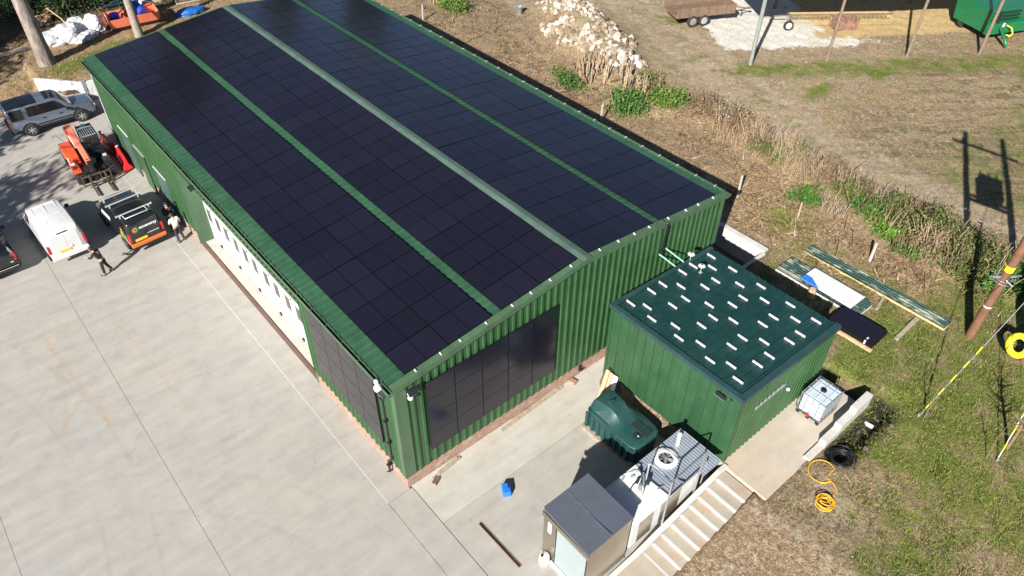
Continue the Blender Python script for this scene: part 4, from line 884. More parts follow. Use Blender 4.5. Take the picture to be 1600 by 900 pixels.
# ------------------------------------------------------------------ double utility pole
PB1=Vector((21.91,-9.84,zt1(21.91,-9.84))); PB2=Vector((22.16,-11.95,zt1(22.16,-11.95)))
up_=thing('utility_pole','double brown utility pole with white and yellow bands at the hedge end','utility pole',PB1)
D2=PB2-PB1; D2.z=0
for o_,h in ((Vector((0,0,0)),11.2),(D2,11.6)):
    b=MB(); b.tube([o_+Vector((0,0,-.3)),o_+Vector((0,0,h*.5)),o_+Vector((0,0,h))],[.185,.165,.14],14); pl=b.build('pole',M['pole'],up_,smooth=50)
    for z,mt,hh in ((1.76,'white',.16),(3.79,'yellow',.26)):
        b=MB(); b.tube([o_+Vector((0,0,z-hh/2)),o_+Vector((0,0,z+hh/2))],.178,14); b.build('band',M[mt],pl,smooth=50)
    b=MB(); 
    for zz,ll in ((3.36,.62),(3.30,.45)): b.tube([o_+Vector((-.76*ll,.65*ll,zz)),o_+Vector((.76*ll,-.65*ll,zz+.03))],.022,6)
    for a in np.linspace(0,6.28,9): b.tube([o_+Vector((.17*math.cos(a),.17*math.sin(a),3.3)),o_+Vector((.42*math.cos(a+.5),.42*math.sin(a+.5),3.18))],.010,4)
    b.tube([o_+Vector((.40*math.cos(a),.40*math.sin(a),3.2)) for a in np.linspace(0,6.28,16,endpoint=False)],.010,4,closed=True); b.tube([o_+Vector((.30*math.cos(a),.30*math.sin(a),3.27)) for a in np.linspace(0,6.28,16,endpoint=False)],.010,4,closed=True)
    b.build('anti_climb_bracket',M['galv'],pl)
un2=D2.normalized()
def bar(z,ext,th): 
    b=MB(); p=Vector((0,0,z)); a=math.atan2(D2.y,D2.x); b.obox(p+D2*.5,(D2.length+2*ext,th,th*1.2),(0,0,a)); return b
bar(6.75,.1,.12).build('crossarm',M['pole'],up_); bar(7.0,.1,.10).build('crossarm',M['pole'],up_); bar(10.35,.75,.12).build('crossarm',M['pole'],up_)
b=MB(); a=math.atan2(D2.y,D2.x); b.obox(D2*.55+Vector((0,0,7.75)),(1.15,.8,1.3),(0,0,a))
for k in (-.4,0,.4): q=D2*.55+un2*k+Vector((0,0,8.4)); b.tube([q,q+Vector((0,0,.42))],.06,8)
for k in (-.5,-.3,-.1,.1,.3,.5): q=D2*.55+un2*k+Vector((.45,.1,7.3)); b.tube([q,q+Vector((0,0,.9))],.05,6)
b.build('transformer',M['galvdull'],up_,bevel=.04)
b=MB()
for k in (-.6,.5,1.6): q=un2*(k+.4)+Vector((0,0,10.43)); b.tube([q,q+Vector((0,0,.28))],.05,8)
b.build('insulator',M['tank_dark'],up_)
for (ax,ay),zt_ in (((16.19,-10.57),10.6),((16.41,-13.4),11.6)):
    A=Vector((ax,ay,zt1(ax,ay)))-PB1; T=D2+Vector((0,0,zt_)); b=MB(); b.tube([A-Vector((0,0,.1)),T],.016,6); gw=b.build('guy_wire',M['galv'],up_)
    for k in range(5):
        t0=.035+k*.055; b=MB(); b.tube([A.lerp(T,t0),A.lerp(T,t0+.026)],.021,7); b.build('guard',M['yellow'],gw)
    b=MB(); b.tube([A-Vector((0,0,.1)),A+Vector((0,0,.12))],.05,7); b.build('anchor',M['galvdull'],gw)
b=MB(); 
ring=[]; ax_=Vector((.42,-.28,.30)); 
e1=Vector((.76,-.65,0)); e2=Vector((.40,.47,.79)).normalized()
for k in range(22): a=R(35)+k*R(322)/21; ring.append(e1*.40*math.cos(a)+e2*.40*math.sin(a))
b.tube(ring,.135,12); simple('cable_ring','fat yellow split ring hanging by the second utility pole','yellow ring',b,M['yellow'],(22.05,-11.50,1.95),smooth=60)
# ------------------------------------------------------------------ leaves and stems
def leafcloud(N,R3,size,ncl,seed,flat=.0,spread=.33,top=1.0):
    g=np.random.default_rng(seed); c=g.normal(0,1,(ncl,3)); c/=np.linalg.norm(c,axis=1)[:,None]; c*=g.uniform(.25,.95,(ncl,1)); c[:,2]=np.abs(c[:,2])*top
    w=g.uniform(.4,1.6,ncl); w/=w.sum(); k=g.choice(ncl,N,p=w); p=c[k]+g.normal(0,1,(N,3))*spread*g.uniform(.5,1.2,(ncl,1))[k]
    p*=np.array(R3); p[:,2]=np.maximum(p[:,2],-.05)
    n=g.normal(0,1,(N,3)); n[:,2]+=.5; n/=np.linalg.norm(n,axis=1)[:,None]; t=np.cross(n,g.normal(0,1,(N,3))); t/=np.linalg.norm(t,axis=1)[:,None]; u=np.cross(n,t)
    s=(size*g.uniform(.6,1.35,N))[:,None]; a=t*s; b_=u*s*.62
    V=np.stack([p-a,p-b_*.9+a*.1,p+a,p+b_*.9+a*.1],1).reshape(-1,3); F=np.arange(4*N).reshape(N,4); return V,F
def sticks(N,rx,ry,h0,h1,r,seed,lean=.25,base=(0,0)):
    g=random.Random(seed); b=MB()
    for i in range(N):
        a=g.random()*6.28; q=math.sqrt(g.random()); x=base[0]+rx*q*math.cos(a); y=base[1]+ry*q*math.sin(a); h=g.uniform(h0,h1); lx=g.gauss(0,lean); ly=g.gauss(0,lean); rr=r*g.uniform(.5,1.3)
        b.tube([(x,y,-.1),(x+lx*h*.5,y+ly*h*.5,h*.55),(x+lx*h+g.gauss(0,.05),y+ly*h+g.gauss(0,.05),h)],[rr,rr*.85,rr*.5],5)
    return b
LEAF={}
def shrub(name,label,cat,x,y,R3,mat,N,size,group,seed,stems=14,stemh=(.5,1.2),stemmat='twig_pale',spread=.33,ncl=12):
    r=thing(name,label,cat,(x,y,zt1(x,y)),0,group)
    if N: V,F=leafcloud(N,R3,size,ncl,seed,spread=spread); fastmesh('foliage',V,F,M[mat],r)
    sticks(stems,R3[0]*.8,R3[1]*.8,*stemh,.018,seed+5).build('stems',M[stemmat],r,fix=False); return r
GH='shrubs along the cut hedge'
H=[(25.15,12.9,(1.15,1.2,.85),'leaf_ivy',1500,.085,'bushy dark green ivy clump below the pale rubble'),
 (27.3,11.9,(1.1,1.3,.7),'leaf_bright',1300,.085,'bright green bramble clump next to the dark ivy clump'),
 (24.6,17.6,(.8,1.5,.65),'leaf_ivy',900,.08,'low ivy clump at the shadow edge under the cut stems'),
 (28.4,14.0,(.7,.9,.6),'leaf_olive',500,.07,'small olive bramble at the edge of the dirt track'),
 (26.4,32.4,(1.2,1.5,1.1),'leaf_bright',1100,.085,'leafy bush with pale stems beyond the far barn roof'),
 (25.1,.2,(.75,1.1,.6),'leaf_ivy',900,.075,'bright ivy clump at the near foot of the hedge'),
 (26.9,3.2,(.6,.8,.5),'leaf_olive',420,.07,'small olive shrub among the dry reeds'),
 (26.3,-2.2,(.8,1.0,.6),'leaf_ivy',800,.075,'dark ivy clump beside the white broken roots'),
 (27.2,-3.6,(1.1,1.2,.7),'leaf_olive',1200,.07,'olive green hedge shrub on the field side'),
 (25.6,-4.1,(.7,.9,.55),'leaf_bright',700,.075,'fresh green clump low on the near side of the hedge'),
 (26.8,-5.6,(1.2,1.3,.85),'leaf_olive',1500,.07,'broad olive hedge shrub in the middle of the hedge'),
 (26.5,-7.5,(1.2,1.2,.9),'leaf_olive',1500,.07,'tall olive hedge shrub before the utility pole'),
 (25.9,-9.1,(1.0,1.0,.7),'leaf_ivy',900,.075,'dark shrub tangled behind the utility pole foot'),
 (26.8,.9,(.8,1.1,.6),'leaf_dry',700,.07,'brown dry bracken clump beside the bright ivy clump'),(27.6,-1.2,(.7,1.3,.55),'leaf_dry',700,.065,'dry brown clump at the field edge of the hedge'),(25.9,-5.9,(.7,1.1,.5),'leaf_dry',600,.065,'dry brown clump low in front of the broad hedge shrub'),(25.5,-7.6,(.8,1.0,.55),'leaf_olive',800,.065,'low olive shrub at the hedge foot before the pole'),(27.4,-6.9,(.8,1.2,.7),'leaf_olive',900,.065,'olive shrub on the field edge near the pole shadow'),(27.6,5.6,(.6,1.0,.5),'leaf_dry',500,.065,'dry brown clump between the reeds and the track'),
 (28.2,8.9,(.6,1.0,.7),'leaf_dry',700,.06,'brown twiggy hedge clump at the near end of the track bend'),(27.9,6.9,(.7,1.0,.75),'leaf_dry',800,.06,'brown twiggy hedge clump mixed with stubs'),(28.1,3.6,(.6,1.1,.7),'leaf_dry',800,.06,'brown hedge clump behind the dry reeds'),(27.7,2.2,(.6,.9,.6),'leaf_olive',600,.06,'olive tinged clump behind the pale reed fan'),(28.0,.3,(.6,1.1,.65),'leaf_dry',800,.06,'brown hedge clump with grey stubs at the field edge'),(27.0,-.9,(.7,.9,.65),'leaf_olive',800,.065,'olive hedge clump above the dark ivy'),(28.0,-4.6,(.5,1.3,.6),'leaf_dry',700,.06,'brown clump at the field edge of the olive hedge'),(25.2,-5.2,(.6,.9,.45),'leaf_ivy',600,.065,'low green ivy spilling down the near hedge side'),(27.0,-8.9,(1.0,1.1,.8),'leaf_olive',1200,.065,'olive hedge clump where the pole shadow crosses'),
 (28.7,10.0,(.6,.8,.7),'leaf_dry',800,.055,'dark twiggy clump where the hedge begins by the track'),(28.5,7.8,(.6,.8,.75),'leaf_olive',800,.055,'olive twiggy clump among the cut stubs by the track bend'),(28.4,5.7,(.6,.8,.7),'leaf_dry',900,.055,'dense brown bramble clump facing the track'),(28.2,2.6,(.55,.9,.7),'leaf_olive',800,.055,'olive bramble clump between stub rows facing the track'),(27.2,4.4,(.7,.8,.5),'leaf_olive',600,.055,'low olive growth among the loose dry reeds'),
 (26.3,-11.0,(1.2,1.3,.8),'leaf_dark',900,.075,'dark shrub behind the second pole at the photo edge')]
for i,(x,y,R3,mt,N,sz,lb) in enumerate(H): shrub('hedge_shrub',lb,'shrub',x,y,(R3[0],R3[1],R3[2]*(1.35 if mt=='leaf_olive' else 1.75 if mt=='leaf_dry' else 1.1)),mt,int(N*1.7),sz,GH,100+i,(34 if mt=='leaf_olive' else 60) if mt in('leaf_olive','leaf_dry') else 16,(.6,1.5),'twig' if i%3 else 'twig_pale')
GS='cut stem clumps'
Sx=[(26.2,17.0,.9,1.3,34,(.8,1.9),.05,'clump of tall cut stems standing left of the pale rubble'),(27.3,14.3,.6,1.5,30,(.7,1.5),.06,'row of thick sawn stems between the rubble and ivy'),
 (28.2,7.6,.5,.9,60,(.7,1.5),.022,'twiggy cut stubs by the pale track bend'),(28.0,4.6,.5,1.4,90,(.6,1.3),.022,'grey cut stubs along the hedge edge near the reeds'),(27.9,1.2,.4,1.7,90,(.5,1.15),.022,'grey stub row behind the olive hedge'),(28.3,-2.5,.35,1.8,80,(.3,.7),.02,'short grey stubs on the field edge of the hedge'),
 (26.5,1.6,.7,1.0,90,(.6,1.5),.013,'fan of long pale dry reeds beside the ivy clump'),(26.9,6.5,.7,1.2,70,(.4,1.1),.013,'loose dry reeds behind the barn corner'),(25.4,-1.2,.7,.7,40,(.3,.8),.02,'pale broken roots in front of the hedge'),(26.2,34.6,.5,.6,14,(.8,1.8),.05,'pale cut trunks at the top edge beyond the barn')]
for i,(x,y,rx,ry,N,hh,r,lb) in enumerate(Sx):
    rr=thing('cut_stems',lb,'cut stems',(x,y,zt1(x,y)),0,GS); sticks(N,rx,ry,*hh,r,300+i,.30 if r<.03 else .12).build('stem_clump',M['twig_pale' if i in (0,1,6,7,9) else 'greytimber'],rr,fix=False)
    sticks(N//2,rx*1.2,ry*1.2,hh[0]*.4,hh[1]*.6,r*.7,400+i,.9).build('stem_litter',M['twig'],rr,fix=False)
# saplings
for x,y,h,lb,tk_ in ((16.3,-10.75,2.0,'thin young sapling by the first guy wire anchor',.022),(16.2,-13.1,1.9,'thin young sapling by the second guy wire anchor',.022),(17.2,-13.4,2.7,'dark bare young tree with twiggy limbs at the photo edge',.07)):
    t=thing('sapling',lb,'young tree',(x,y,zt1(x,y))); g=random.Random(int(h*10)); b=MB(); p=[(0,0,-.1),(.05,.03,h*.3),(-.03,.08,h*.65),(.06,.05,h)]; b.tube(p,[tk_,tk_*.8,tk_*.55,tk_*.2],7); b.build('trunk',M['twig'],t,smooth=60)
    b=MB()
    for k in range(26 if tk_>.05 else 9):
        z=g.uniform(.35,.95)*h; a=g.random()*6.28; L=g.uniform(.15,.5)*(2.2 if tk_>.05 else .8)*(1-.5*z/h); b.tube([(0,.05,z),(L*.5*math.cos(a),L*.5*math.sin(a),z+L*.3),(L*math.cos(a),L*math.sin(a),z+L*.75)],[tk_*.35,tk_*.22,tk_*.08],5)
    b.build('twig_crown',M['twig'],t,fix=False)
# ------------------------------------------------------------------ rubble heap
def rocks(N,fn,seed,s0,s1):
    g=np.random.default_rng(seed); ico=bmesh.new(); bmesh.ops.create_icosphere(ico,subdivisions=1,radius=1); v0=np.array([v.co for v in ico.verts]); f0=np.array([[v.index for v in f.verts] for f in ico.faces]); ico.free()
    P=fn(g,N); N=len(P); s=s0+(s1-s0)*g.random(N)**4.2; sc=g.uniform(.55,1.25,(N,3)); ang=g.uniform(0,6.28,(N,2))
    V=v0[None]*sc[:,None]*s[:,None,None]*(1+g.normal(0,.13,(N,len(v0),1))); ca,sa=np.cos(ang[:,0])[:,None],np.sin(ang[:,0])[:,None]
    x=V[...,0]*ca-V[...,1]*sa; y=V[...,0]*sa+V[...,1]*ca; V=np.stack([x,y,V[...,2]],-1); cb,sb=np.cos(ang[:,1])[:,None],np.sin(ang[:,1])[:,None]
    z=V[...,2]*cb-V[...,0]*sb; x=V[...,2]*sb+V[...,0]*cb; V=np.stack([x,V[...,1],z],-1)+P[:,None]
    F=(f0[None]+(np.arange(N)*len(v0))[:,None,None]).reshape(-1,3); return V.reshape(-1,3),F
def rtint(o,seed):
    g=np.random.default_rng(seed); n=len(o.data.vertices)//12; cs=np.array([(.46,.40,.33),(.36,.29,.21),(.25,.19,.13),(.52,.48,.42),(.40,.30,.22),(.17,.13,.085)]); c=cs[g.integers(0,6,n)]*g.uniform(.8,1.15,(n,1)); c=np.concatenate([c,np.ones((n,1))],1)
    a=o.data.color_attributes.new('tint','FLOAT_COLOR','POINT'); a.data.foreach_set('color',np.repeat(c,12,axis=0).reshape(-1).astype(np.float32))
def heap_pts(g,N):
    out=[]; wts=[.62,.26,.12]
    k=g.choice(3,N,p=wts); r=np.sqrt(g.random(N))*1.0; a=g.uniform(0,6.28,N); H_=np.array([(h[0],h[1],h[2]*.95,h[3]*.95) for h in HEAP])[k]
    x=H_[:,0]+H_[:,2]*r*np.cos(a); y=H_[:,1]+H_[:,3]*r*np.sin(a); q=np.sin(x*2.3+1.1*np.sin(y*1.3))+np.sin(y*1.9+.7*x)+g.normal(0,.7,N); ok=q>.1; x,y=x[ok],y[ok]; x=np.concatenate([x,x])[:N]+g.normal(0,.05,min(N,2*len(x))); y=np.concatenate([y,y])[:N]+g.normal(0,.05,len(x)); return np.stack([x,y,zt(x,y)+.02],-1)
V,F=rocks(3200,heap_pts,5,.022,.36); o=fastmesh('rubble',V,F,M['stone']); rtint(o,5); tag(o,'pale heap of broken stone rubble beside the dirt track','rubble',kind='stuff')
def sc_pts(g,N):
    x=g.uniform(22,48,N); y=g.uniform(-8,34,N); return np.stack([x,y,zt(x,y)],-1)
V,F=rocks(420,sc_pts,6,.015,.08); o=fastmesh('loose_stones',V,F,M['stone']); rtint(o,6); tag(o,'loose pale stones scattered over the track and field','stones',kind='stuff')
def sc2(g,N):
    x=g.uniform(6,24,N); y=g.uniform(-16,-7.2,N); z=zt(x,y); z=np.where((x<15.4)&(y>-9.0),-5,z); return np.stack([x,y,z],-1)
V,F=rocks(420,sc2,8,.01,.045); o=fastmesh('gravel',V,F,M['stone']); rtint(o,7); tag(o,'small pale stones scattered in the grass below the platform','stones',kind='stuff')
def nearditch(g,N):
    x=g.uniform(11.6,16.6,N); y=-9.75+g.normal(0,.35,N); y=np.minimum(y,-9.12); return np.stack([x,y,zt(x,y)],-1)
V,F=rocks(160,nearditch,9,.03,.13); o=fastmesh('broken_stone',V,F,basic('dark_damp_stone',(.09,.075,.06),.9,var=.4)); tag(o,'dark broken stone along the foot of the stepped block wall','stones',kind='stuff')
# ------------------------------------------------------------------ field barn and machinery
e_=Vector((.836,-.548,0)); n_=Vector((.548,.836,0)); Q0=Vector((36.17,11.85,1.3)); FA=math.atan2(e_.y,e_.x)
fb=thing('field_barn','open fronted pole barn with slim posts above the straw covered pad','barn',Q0,FA)
for k,(t,mt,r) in enumerate(((0,'post_green',.13),(5.46,'post_brown',.10),(11.3,'post_brown',.10),(16.75,'post_brown',.11),(22.2,'post_brown',.11),(-5.5,'post_green',.13))):
    if k==5: continue
    b=MB(); b.tube([(t,0,-.3),(t,0,6.0)],r,10); b.build('post',M[mt],fb,smooth=50)
b=MB(); b.box(-1,24,-.10,.10,5.75,6.0); b.build('eave_beam',M['greytimber'],fb)
b=MB(); b.box(-1.4,24.5,-.25,10,6.05,6.15); b.build('roof',M['galvdull'],fb)
for t in (0,5.5,11.3,16.8,22.2):
    b=MB(); b.tube([(t,9.5,-.3),(t,9.5,6.0)],.12,8); b.build('post',M['post_brown'],fb,smooth=50)
def fbp(t,n,z=0): return Q0+e_*t+n_*n+Vector((0,0,z))
def wheel_mesh(parent,c,r,w,n=22,spokes=6,rimmat='alloy',lug=0,axis='x',name='wheel'):
    b=MB(); h=w/2
    b.lathe([(r*.62,-h*.86),(r*.80,-h),(r*.94,-h*.92),(r,-h*.6),(r,h*.6),(r*.94,h*.92),(r*.80,h),(r*.62,h*.86)],n,c,axis,cap=False)
    if lug:
        for k in range(lug):
            a=2*math.pi*k/lug
            for sgn in (-1,1):
                aa=a+(0.5 if sgn>0 else 0)*2*math.pi/lug; p=(sgn*h*.5,math.cos(aa)*(r+.015),math.sin(aa)*(r+.015))
                if axis=='x': b.obox((c[0]+p[0],c[1]+p[1],c[2]+p[2]),(h*1.1,.07,.06),(aa-math.pi/2,0,sgn*.0))
    o=b.build(name,M['rubber'],parent,smooth=40)
    b=MB()
    for sgn in (-1,1):
        cc=(c[0]+sgn*h*.55,c[1],c[2]) if axis=='x' else (c[0],c[1]+sgn*h*.55,c[2])
        b.lathe([(r*.66,-.02),(r*.66,.02),(r*.58,.03),(r*.56,-.01)],n,cc,axis)
        b.lathe([(0,0),(r*.16,0),(r*.16,.03),(0,.035)] if sgn>0 else [(0,-.035),(r*.16,-.03),(r*.16,0),(0,0)],12,cc,axis)
        for k in range(spokes):
            a=2*math.pi*k/spokes+.3
            if axis=='x': b.obox((cc[0]+sgn*.008,cc[1]+r*.36*math.cos(a),cc[2]+r*.36*math.sin(a)),(.03,r*.52,r*.17),(a,0,0))
            else: b.obox((cc[0]+r*.36*math.cos(a),cc[1]+sgn*.008,cc[2]+r*.36*math.sin(a)),(r*.52,.03,r*.17),(0,-a,0))
    b.build('rim',M[rimmat],o,smooth=35)
    b=MB(); b.lathe([(0,-h*.3),(r*.60,-h*.3),(r*.60,h*.3),(0,h*.3)],n,c,axis); b.build('brake_disc',M['blackmetal'],o)
    return o
tr=thing('trailer','faded brown farm trailer with drawbar parked under the field barn','trailer',fbp(-.4,8.0,0),FA+R(8))
b=MB(); b.box(-3.2,1.6,-1.1,1.1,.75,.95); b.box(-3.2,1.6,-1.1,-1.04,.951,1.45); b.box(-3.2,1.6,1.04,1.1,.951,1.45); b.box(1.54,1.6,-1.039,1.039,.951,1.40); b.build('bed',M['trailer'],tr)
for x in np.arange(-3,1.6,.75): b=MB(); b.box(x,x+.07,-1.15,-1.101,.74,1.44); b.build('stake',M['rust'],tr)
b=MB(); b.tube([(1.5,-.7,.7),(3.3,0,.55),(1.5,.7,.7)],.05,6); b.box(3.25,3.5,-.08,.08,.5,.6); b.tube([(2.8,0,.55),(2.8,0,.0)],.04,6); b.build('drawbar',M['rust'],tr)
for y in (-1.05,1.05): wheel_mesh(tr,(-1.8,y,.42),.42,.22,axis='y',spokes=5)
for y in (-1.05,1.05): wheel_mesh(tr,(-.9,y,.42),.42,.22,axis='y',spokes=5)
rk=thing('hay_rake','long hay rake with straw coloured tines and a rubber wheel on the pad','hay rake',fbp(5.6,6.3,0),FA+R(-4))
b=MB(); b.tube([(-.3,0,.75),(7.5,0,.75)],.07,8); b.tube([(-.3,.6,.65),(7.5,.6,.65)],.05,8)
for x in np.arange(0,7.4,1.2): b.tube([(x,0,.75),(x,.6,.65)],.035,6)
b.build('bar',M['rust'],rk); b=MB()
for x in np.arange(-.2,7.5,.10): b.tube([(x,0,.74),(x+.02,-.20,.5),(x,-.25,.08)],.014,4)
b.build('tines',M['straw'],rk,fix=False); b=MB(); b.box(-.2,7.4,.02,.55,.70,.74); b.build('straw_mat',M['straw'],rk)
wheel_mesh(rk,(-.65,-.95,.36),.36,.24,axis='y',spokes=5,rimmat='white'); b=MB(); b.tube([(-.2,0,.7),(-.65,-.8,.4)],.05,6); b.tube([(-.2,0,.75),(-1.8,.2,.6)],.05,6); b.build('wheel_arm',M['rust'],rk)
oldbrick=basic('old_brick',(.22,.125,.085),.9,var=.45,scale=5)
bs=thing('brick_stack','small pallet stack of old bricks beside the hay rake','bricks',fbp(9.3,5.6,0),FA)
for k in range(7):
    for j in range(5):
        b=MB(); b.box(-.85+k*.25,-.85+k*.25+.225,-.6+j*.25,-.6+j*.25+.22,0,.72-.09*((k*j+k)%3)); b.build('brick_pile',oldbrick,bs)
mg=thing('feed_machine','bright green farm machine with a slatted side and yellow hook','farm machine',fbp(18.6,3.7,0),FA+R(10))
b=MB(); b.prism([(-1.3,.55),(1.6,.55),(1.9,2.2),(-1.5,2.2)],'x',-.7,3.2); b.build('hopper',M['machine_green'],mg,bevel=.03)
b=MB(); b.prism([(-1.75,.5),(-1.3,.45),(-1.34,1.25),(-1.62,1.2)],'x',-.65,3.1); b.build('apron_panel',M['machine_green'],mg,bevel=.02)
b=MB()
for z in (1.45,1.70,1.95): b.box(-.5,1.9,-1.60,-1.46,z,z+.06)
b.box(.1,.18,-1.62,-1.5,1.2,2.1); b.build('slat',M['tank_dark'],mg)
b=MB(); b.tube([(.35,-1.7,1.0),(.15,-2.3,.75),(.05,-2.9,.35),(.1,-3.0,.1)],[.10,.11,.12,.08],8); b.build('drawbar',M['machine_green'],mg,smooth=50)
b=MB(); b.tube([(.9,-1.7,1.05),(1.0,-2.1,1.0),(.95,-2.4,.7),(.7,-2.4,.55),(.6,-2.2,.6)],.05,8); b.build('hook',M['yellow'],mg,smooth=50); b=MB(); b.box(.45,.62,-1.78,-1.74,1.0,1.28); b.build('placard',M['white'],mg)
for x in (-.2,2.6): wheel_mesh(mg,(x,1.0,.5),.5,.3,axis='y')
bk=thing('bucket','galvanised metal bucket standing on the brown earth','bucket',(29.6,28.4,zt1(29.6,28.4)))
b=MB(); b.lathe([(0,0),(.20,0),(.28,.62),(.30,.64),(.27,.63),(.19,.05),(0,.05)],20); b.build('pail',M['galv'],bk,smooth=40)
b=MB(); b.tube([(-.28,0,.6),(-.2,.1,.66),(0,.16,.68),(.2,.1,.66),(.28,0,.6)],.012,5); b.build('handle',M['galvdull'],bk)
# ------------------------------------------------------------------ vehicles
class Car:
    """lofted shell: st = list of (y, hw_sill,z_sill, hw_mid,z_mid, hw_belt,z_belt, hw_roof,z_roof, crown)"""
    def __init__(s,st):
        s.st=st; s.y=[q[0] for q in st]; s.R=[]
        for q in st:
            h=[(q[1],q[2]),(q[3],q[4]),(q[5],q[6]),(q[7],q[8]),(q[7]*.55,q[8]+q[9]*.8)]
            s.R.append([Vector((x,q[0],z)) for x,z in h]+[Vector((0,q[0],q[8]+q[9]))]+[Vector((-x,q[0],z)) for x,z in h[::-1]])
    def t(s,y):
        for i in range(len(s.y)-1):
            if s.y[i]<=y<=s.y[i+1]: return i+(y-s.y[i])/(s.y[i+1]-s.y[i])
        return 0 if y<s.y[0] else len(s.y)-1
    def S(s,t,u):
        i=min(int(t),len(s.R)-2); j=min(int(u),9); a=t-i; c=u-j; R_=s.R
        return (R_[i][j]*(1-a)+R_[i+1][j]*a)*(1-c)+(R_[i][j+1]*(1-a)+R_[i+1][j+1]*a)*c
    def body(s,parent,mat,name='body',sub=True):
        b=MB(); n=11; V=[p for r in s.R for p in r]; L=len(s.R)
        fs=[(i*n+j,i*n+j+1,(i+1)*n+j+1,(i+1)*n+j) for i in range(L-1) for j in range(n-1)]+[(i*n,(i+1)*n,(i+1)*n+n-1,i*n+n-1) for i in range(L-1)]
        fs+= [tuple(range(n-1,-1,-1)),tuple(range((L-1)*n,L*n))]; b.add(V,fs)
        o=b.build(name,mat,parent,smooth=38,bevel=.05); o.modifiers[0].segments=3; return o
    def patch(s,name,parent,mat,y0,y1,u0,u1,off=.008,nt_=8,nu=5,shape=None):
        vs=[];N=[]; e=.02
        for i in range(nt_+1):
            for j in range(nu+1):
                a=i/nt_; c=j/nu; yy0,yy1=(y0,y1) if not shape else shape(c)
                t=s.t(yy0+(yy1-yy0)*a); u=u0+(u1-u0)*c
                p=s.S(t,u); q=s.S(min(t+e,len(s.R)-1.001),u)-s.S(max(t-e,0),u); r=s.S(t,min(u+e,9.99))-s.S(t,max(u-e,0)); nn=q.cross(r)
                if nn.length<1e-9: nn=Vector((0,0,1))
                nn.normalize()
                if nn.dot(p-Vector((0,p.y,.8)))<0: nn=-nn
                vs.append(p+nn*off)
        fs=[(i*(nu+1)+j,i*(nu+1)+j+1,(i+1)*(nu+1)+j+1,(i+1)*(nu+1)+j) for i in range(nt_) for j in range(nu)]
        b=MB(); b.add(vs,fs); return b.build(name,mat,parent,smooth=40)
    def sides(s,name,parent,mat,y0,y1,u0,u1,off=.008,shape=None):
        s.patch(name,parent,mat,y0,y1,u0,u1,off,shape=shape); s.patch(name,parent,mat,y0,y1,10-u0,10-u1,off,shape=shape)
def mirror(c,parent,mat,x,y,z):
    for sg in (-1,1):
        b=MB(); b.obox((sg*(x+.14),y,z),(.20,.12,.17)); b.obox((sg*(x+.02),y,z-.05),(.12,.05,.05)); o=b.build('wing_mirror',mat,parent,bevel=.03)
def arch(parent,mat,x,y,r,z):
    for sg in (-1,1):
        b=MB(); n=14; P=[]
        for k in range(n+1):
            a=math.pi*(k/n)*1.06-.1; P.append((math.cos(a),math.sin(a)))
        vs=[]; 
        for cx,sz in P: vs+=[(sg*(x-.03),y+r*cx,z+r*sz),(sg*(x+.022),y+r*cx,z+r*sz),(sg*(x+.022),y+(r+.09)*cx,z+(r+.09)*sz),(sg*(x-.03),y+(r+.09)*cx,z+(r+.09)*sz)]
        fs=[(4*i+j,4*i+(j+1)%4,4*i+4+(j+1)%4,4*i+4+j) for i in range(n) for j in range(4)]; b.add(vs,fs); b.build('wheel_arch',mat,parent,smooth=40)
        b=MB(); b.lathe([(0,0),(r,0),(r,.012),(0,.012)],20,(sg*(x+.004)-.006,y,z),'x'); b.build('wheel_well',M['black'],parent)
# silver 4x4 ------------------------------------------------------------
suv=thing('parked_car','silver four wheel drive car with black glass roof parked by the white wall','car',(-2.12,36.18,0),R(-91))
c=Car([(-2.40,.84,.48,.90,.75,.86,1.10,.72,1.80,.02),(-2.30,.90,.42,.95,.78,.91,1.12,.77,1.86,.03),(-1.0,.92,.40,.965,.8,.93,1.12,.79,1.885,.03),(.25,.92,.40,.965,.8,.93,1.12,.77,1.86,.03),(.62,.92,.40,.965,.8,.93,1.12,.74,1.80,.03),(1.22,.92,.40,.965,.8,.92,1.08,.80,1.16,.04),(1.30,.92,.40,.965,.8,.915,1.06,.78,1.13,.04),(2.15,.90,.42,.94,.75,.88,1.0,.76,1.05,.03),(2.36,.86,.46,.90,.70,.84,.92,.70,.97,.02),(2.44,.78,.50,.82,.70,.76,.86,.6,.90,.01)])
c.body(suv,M['silver'])
c.sides('side_window',suv,M['glass'],-1.28,.60,2.12,2.86,shape=lambda q:(-1.28,.98-.62*q)); c.sides('side_window',suv,M['glass'],-2.22,-1.50,2.05,2.86)
c.patch('windscreen',suv,M['glass'],.66,1.20,3.12,6.88); c.patch('roof_glass',suv,M['glass'],-2.28,-.55,3.05,6.95,.01); c.patch('sunroof',suv,M['glass'],-.05,.50,3.5,6.5,.01)
c.sides('sill_trim',suv,M['black'],-.95,1.0,.52,.72,.012); c.sides('lower_sill',suv,M['black'],-2.2,2.1,.0,.35,.008)
b=MB(); b.box(-.86,.86,-2.50,-2.36,.40,.72); b.build('rear_bumper',M['black'],suv,bevel=.03); b=MB(); b.box(-.84,.84,2.38,2.52,.38,.62); b.build('front_bumper',M['black'],suv,bevel=.03)
b=MB(); b.box(-.60,.60,-2.425,-2.40,1.2,1.72); b.build('rear_window',M['glass'],suv)
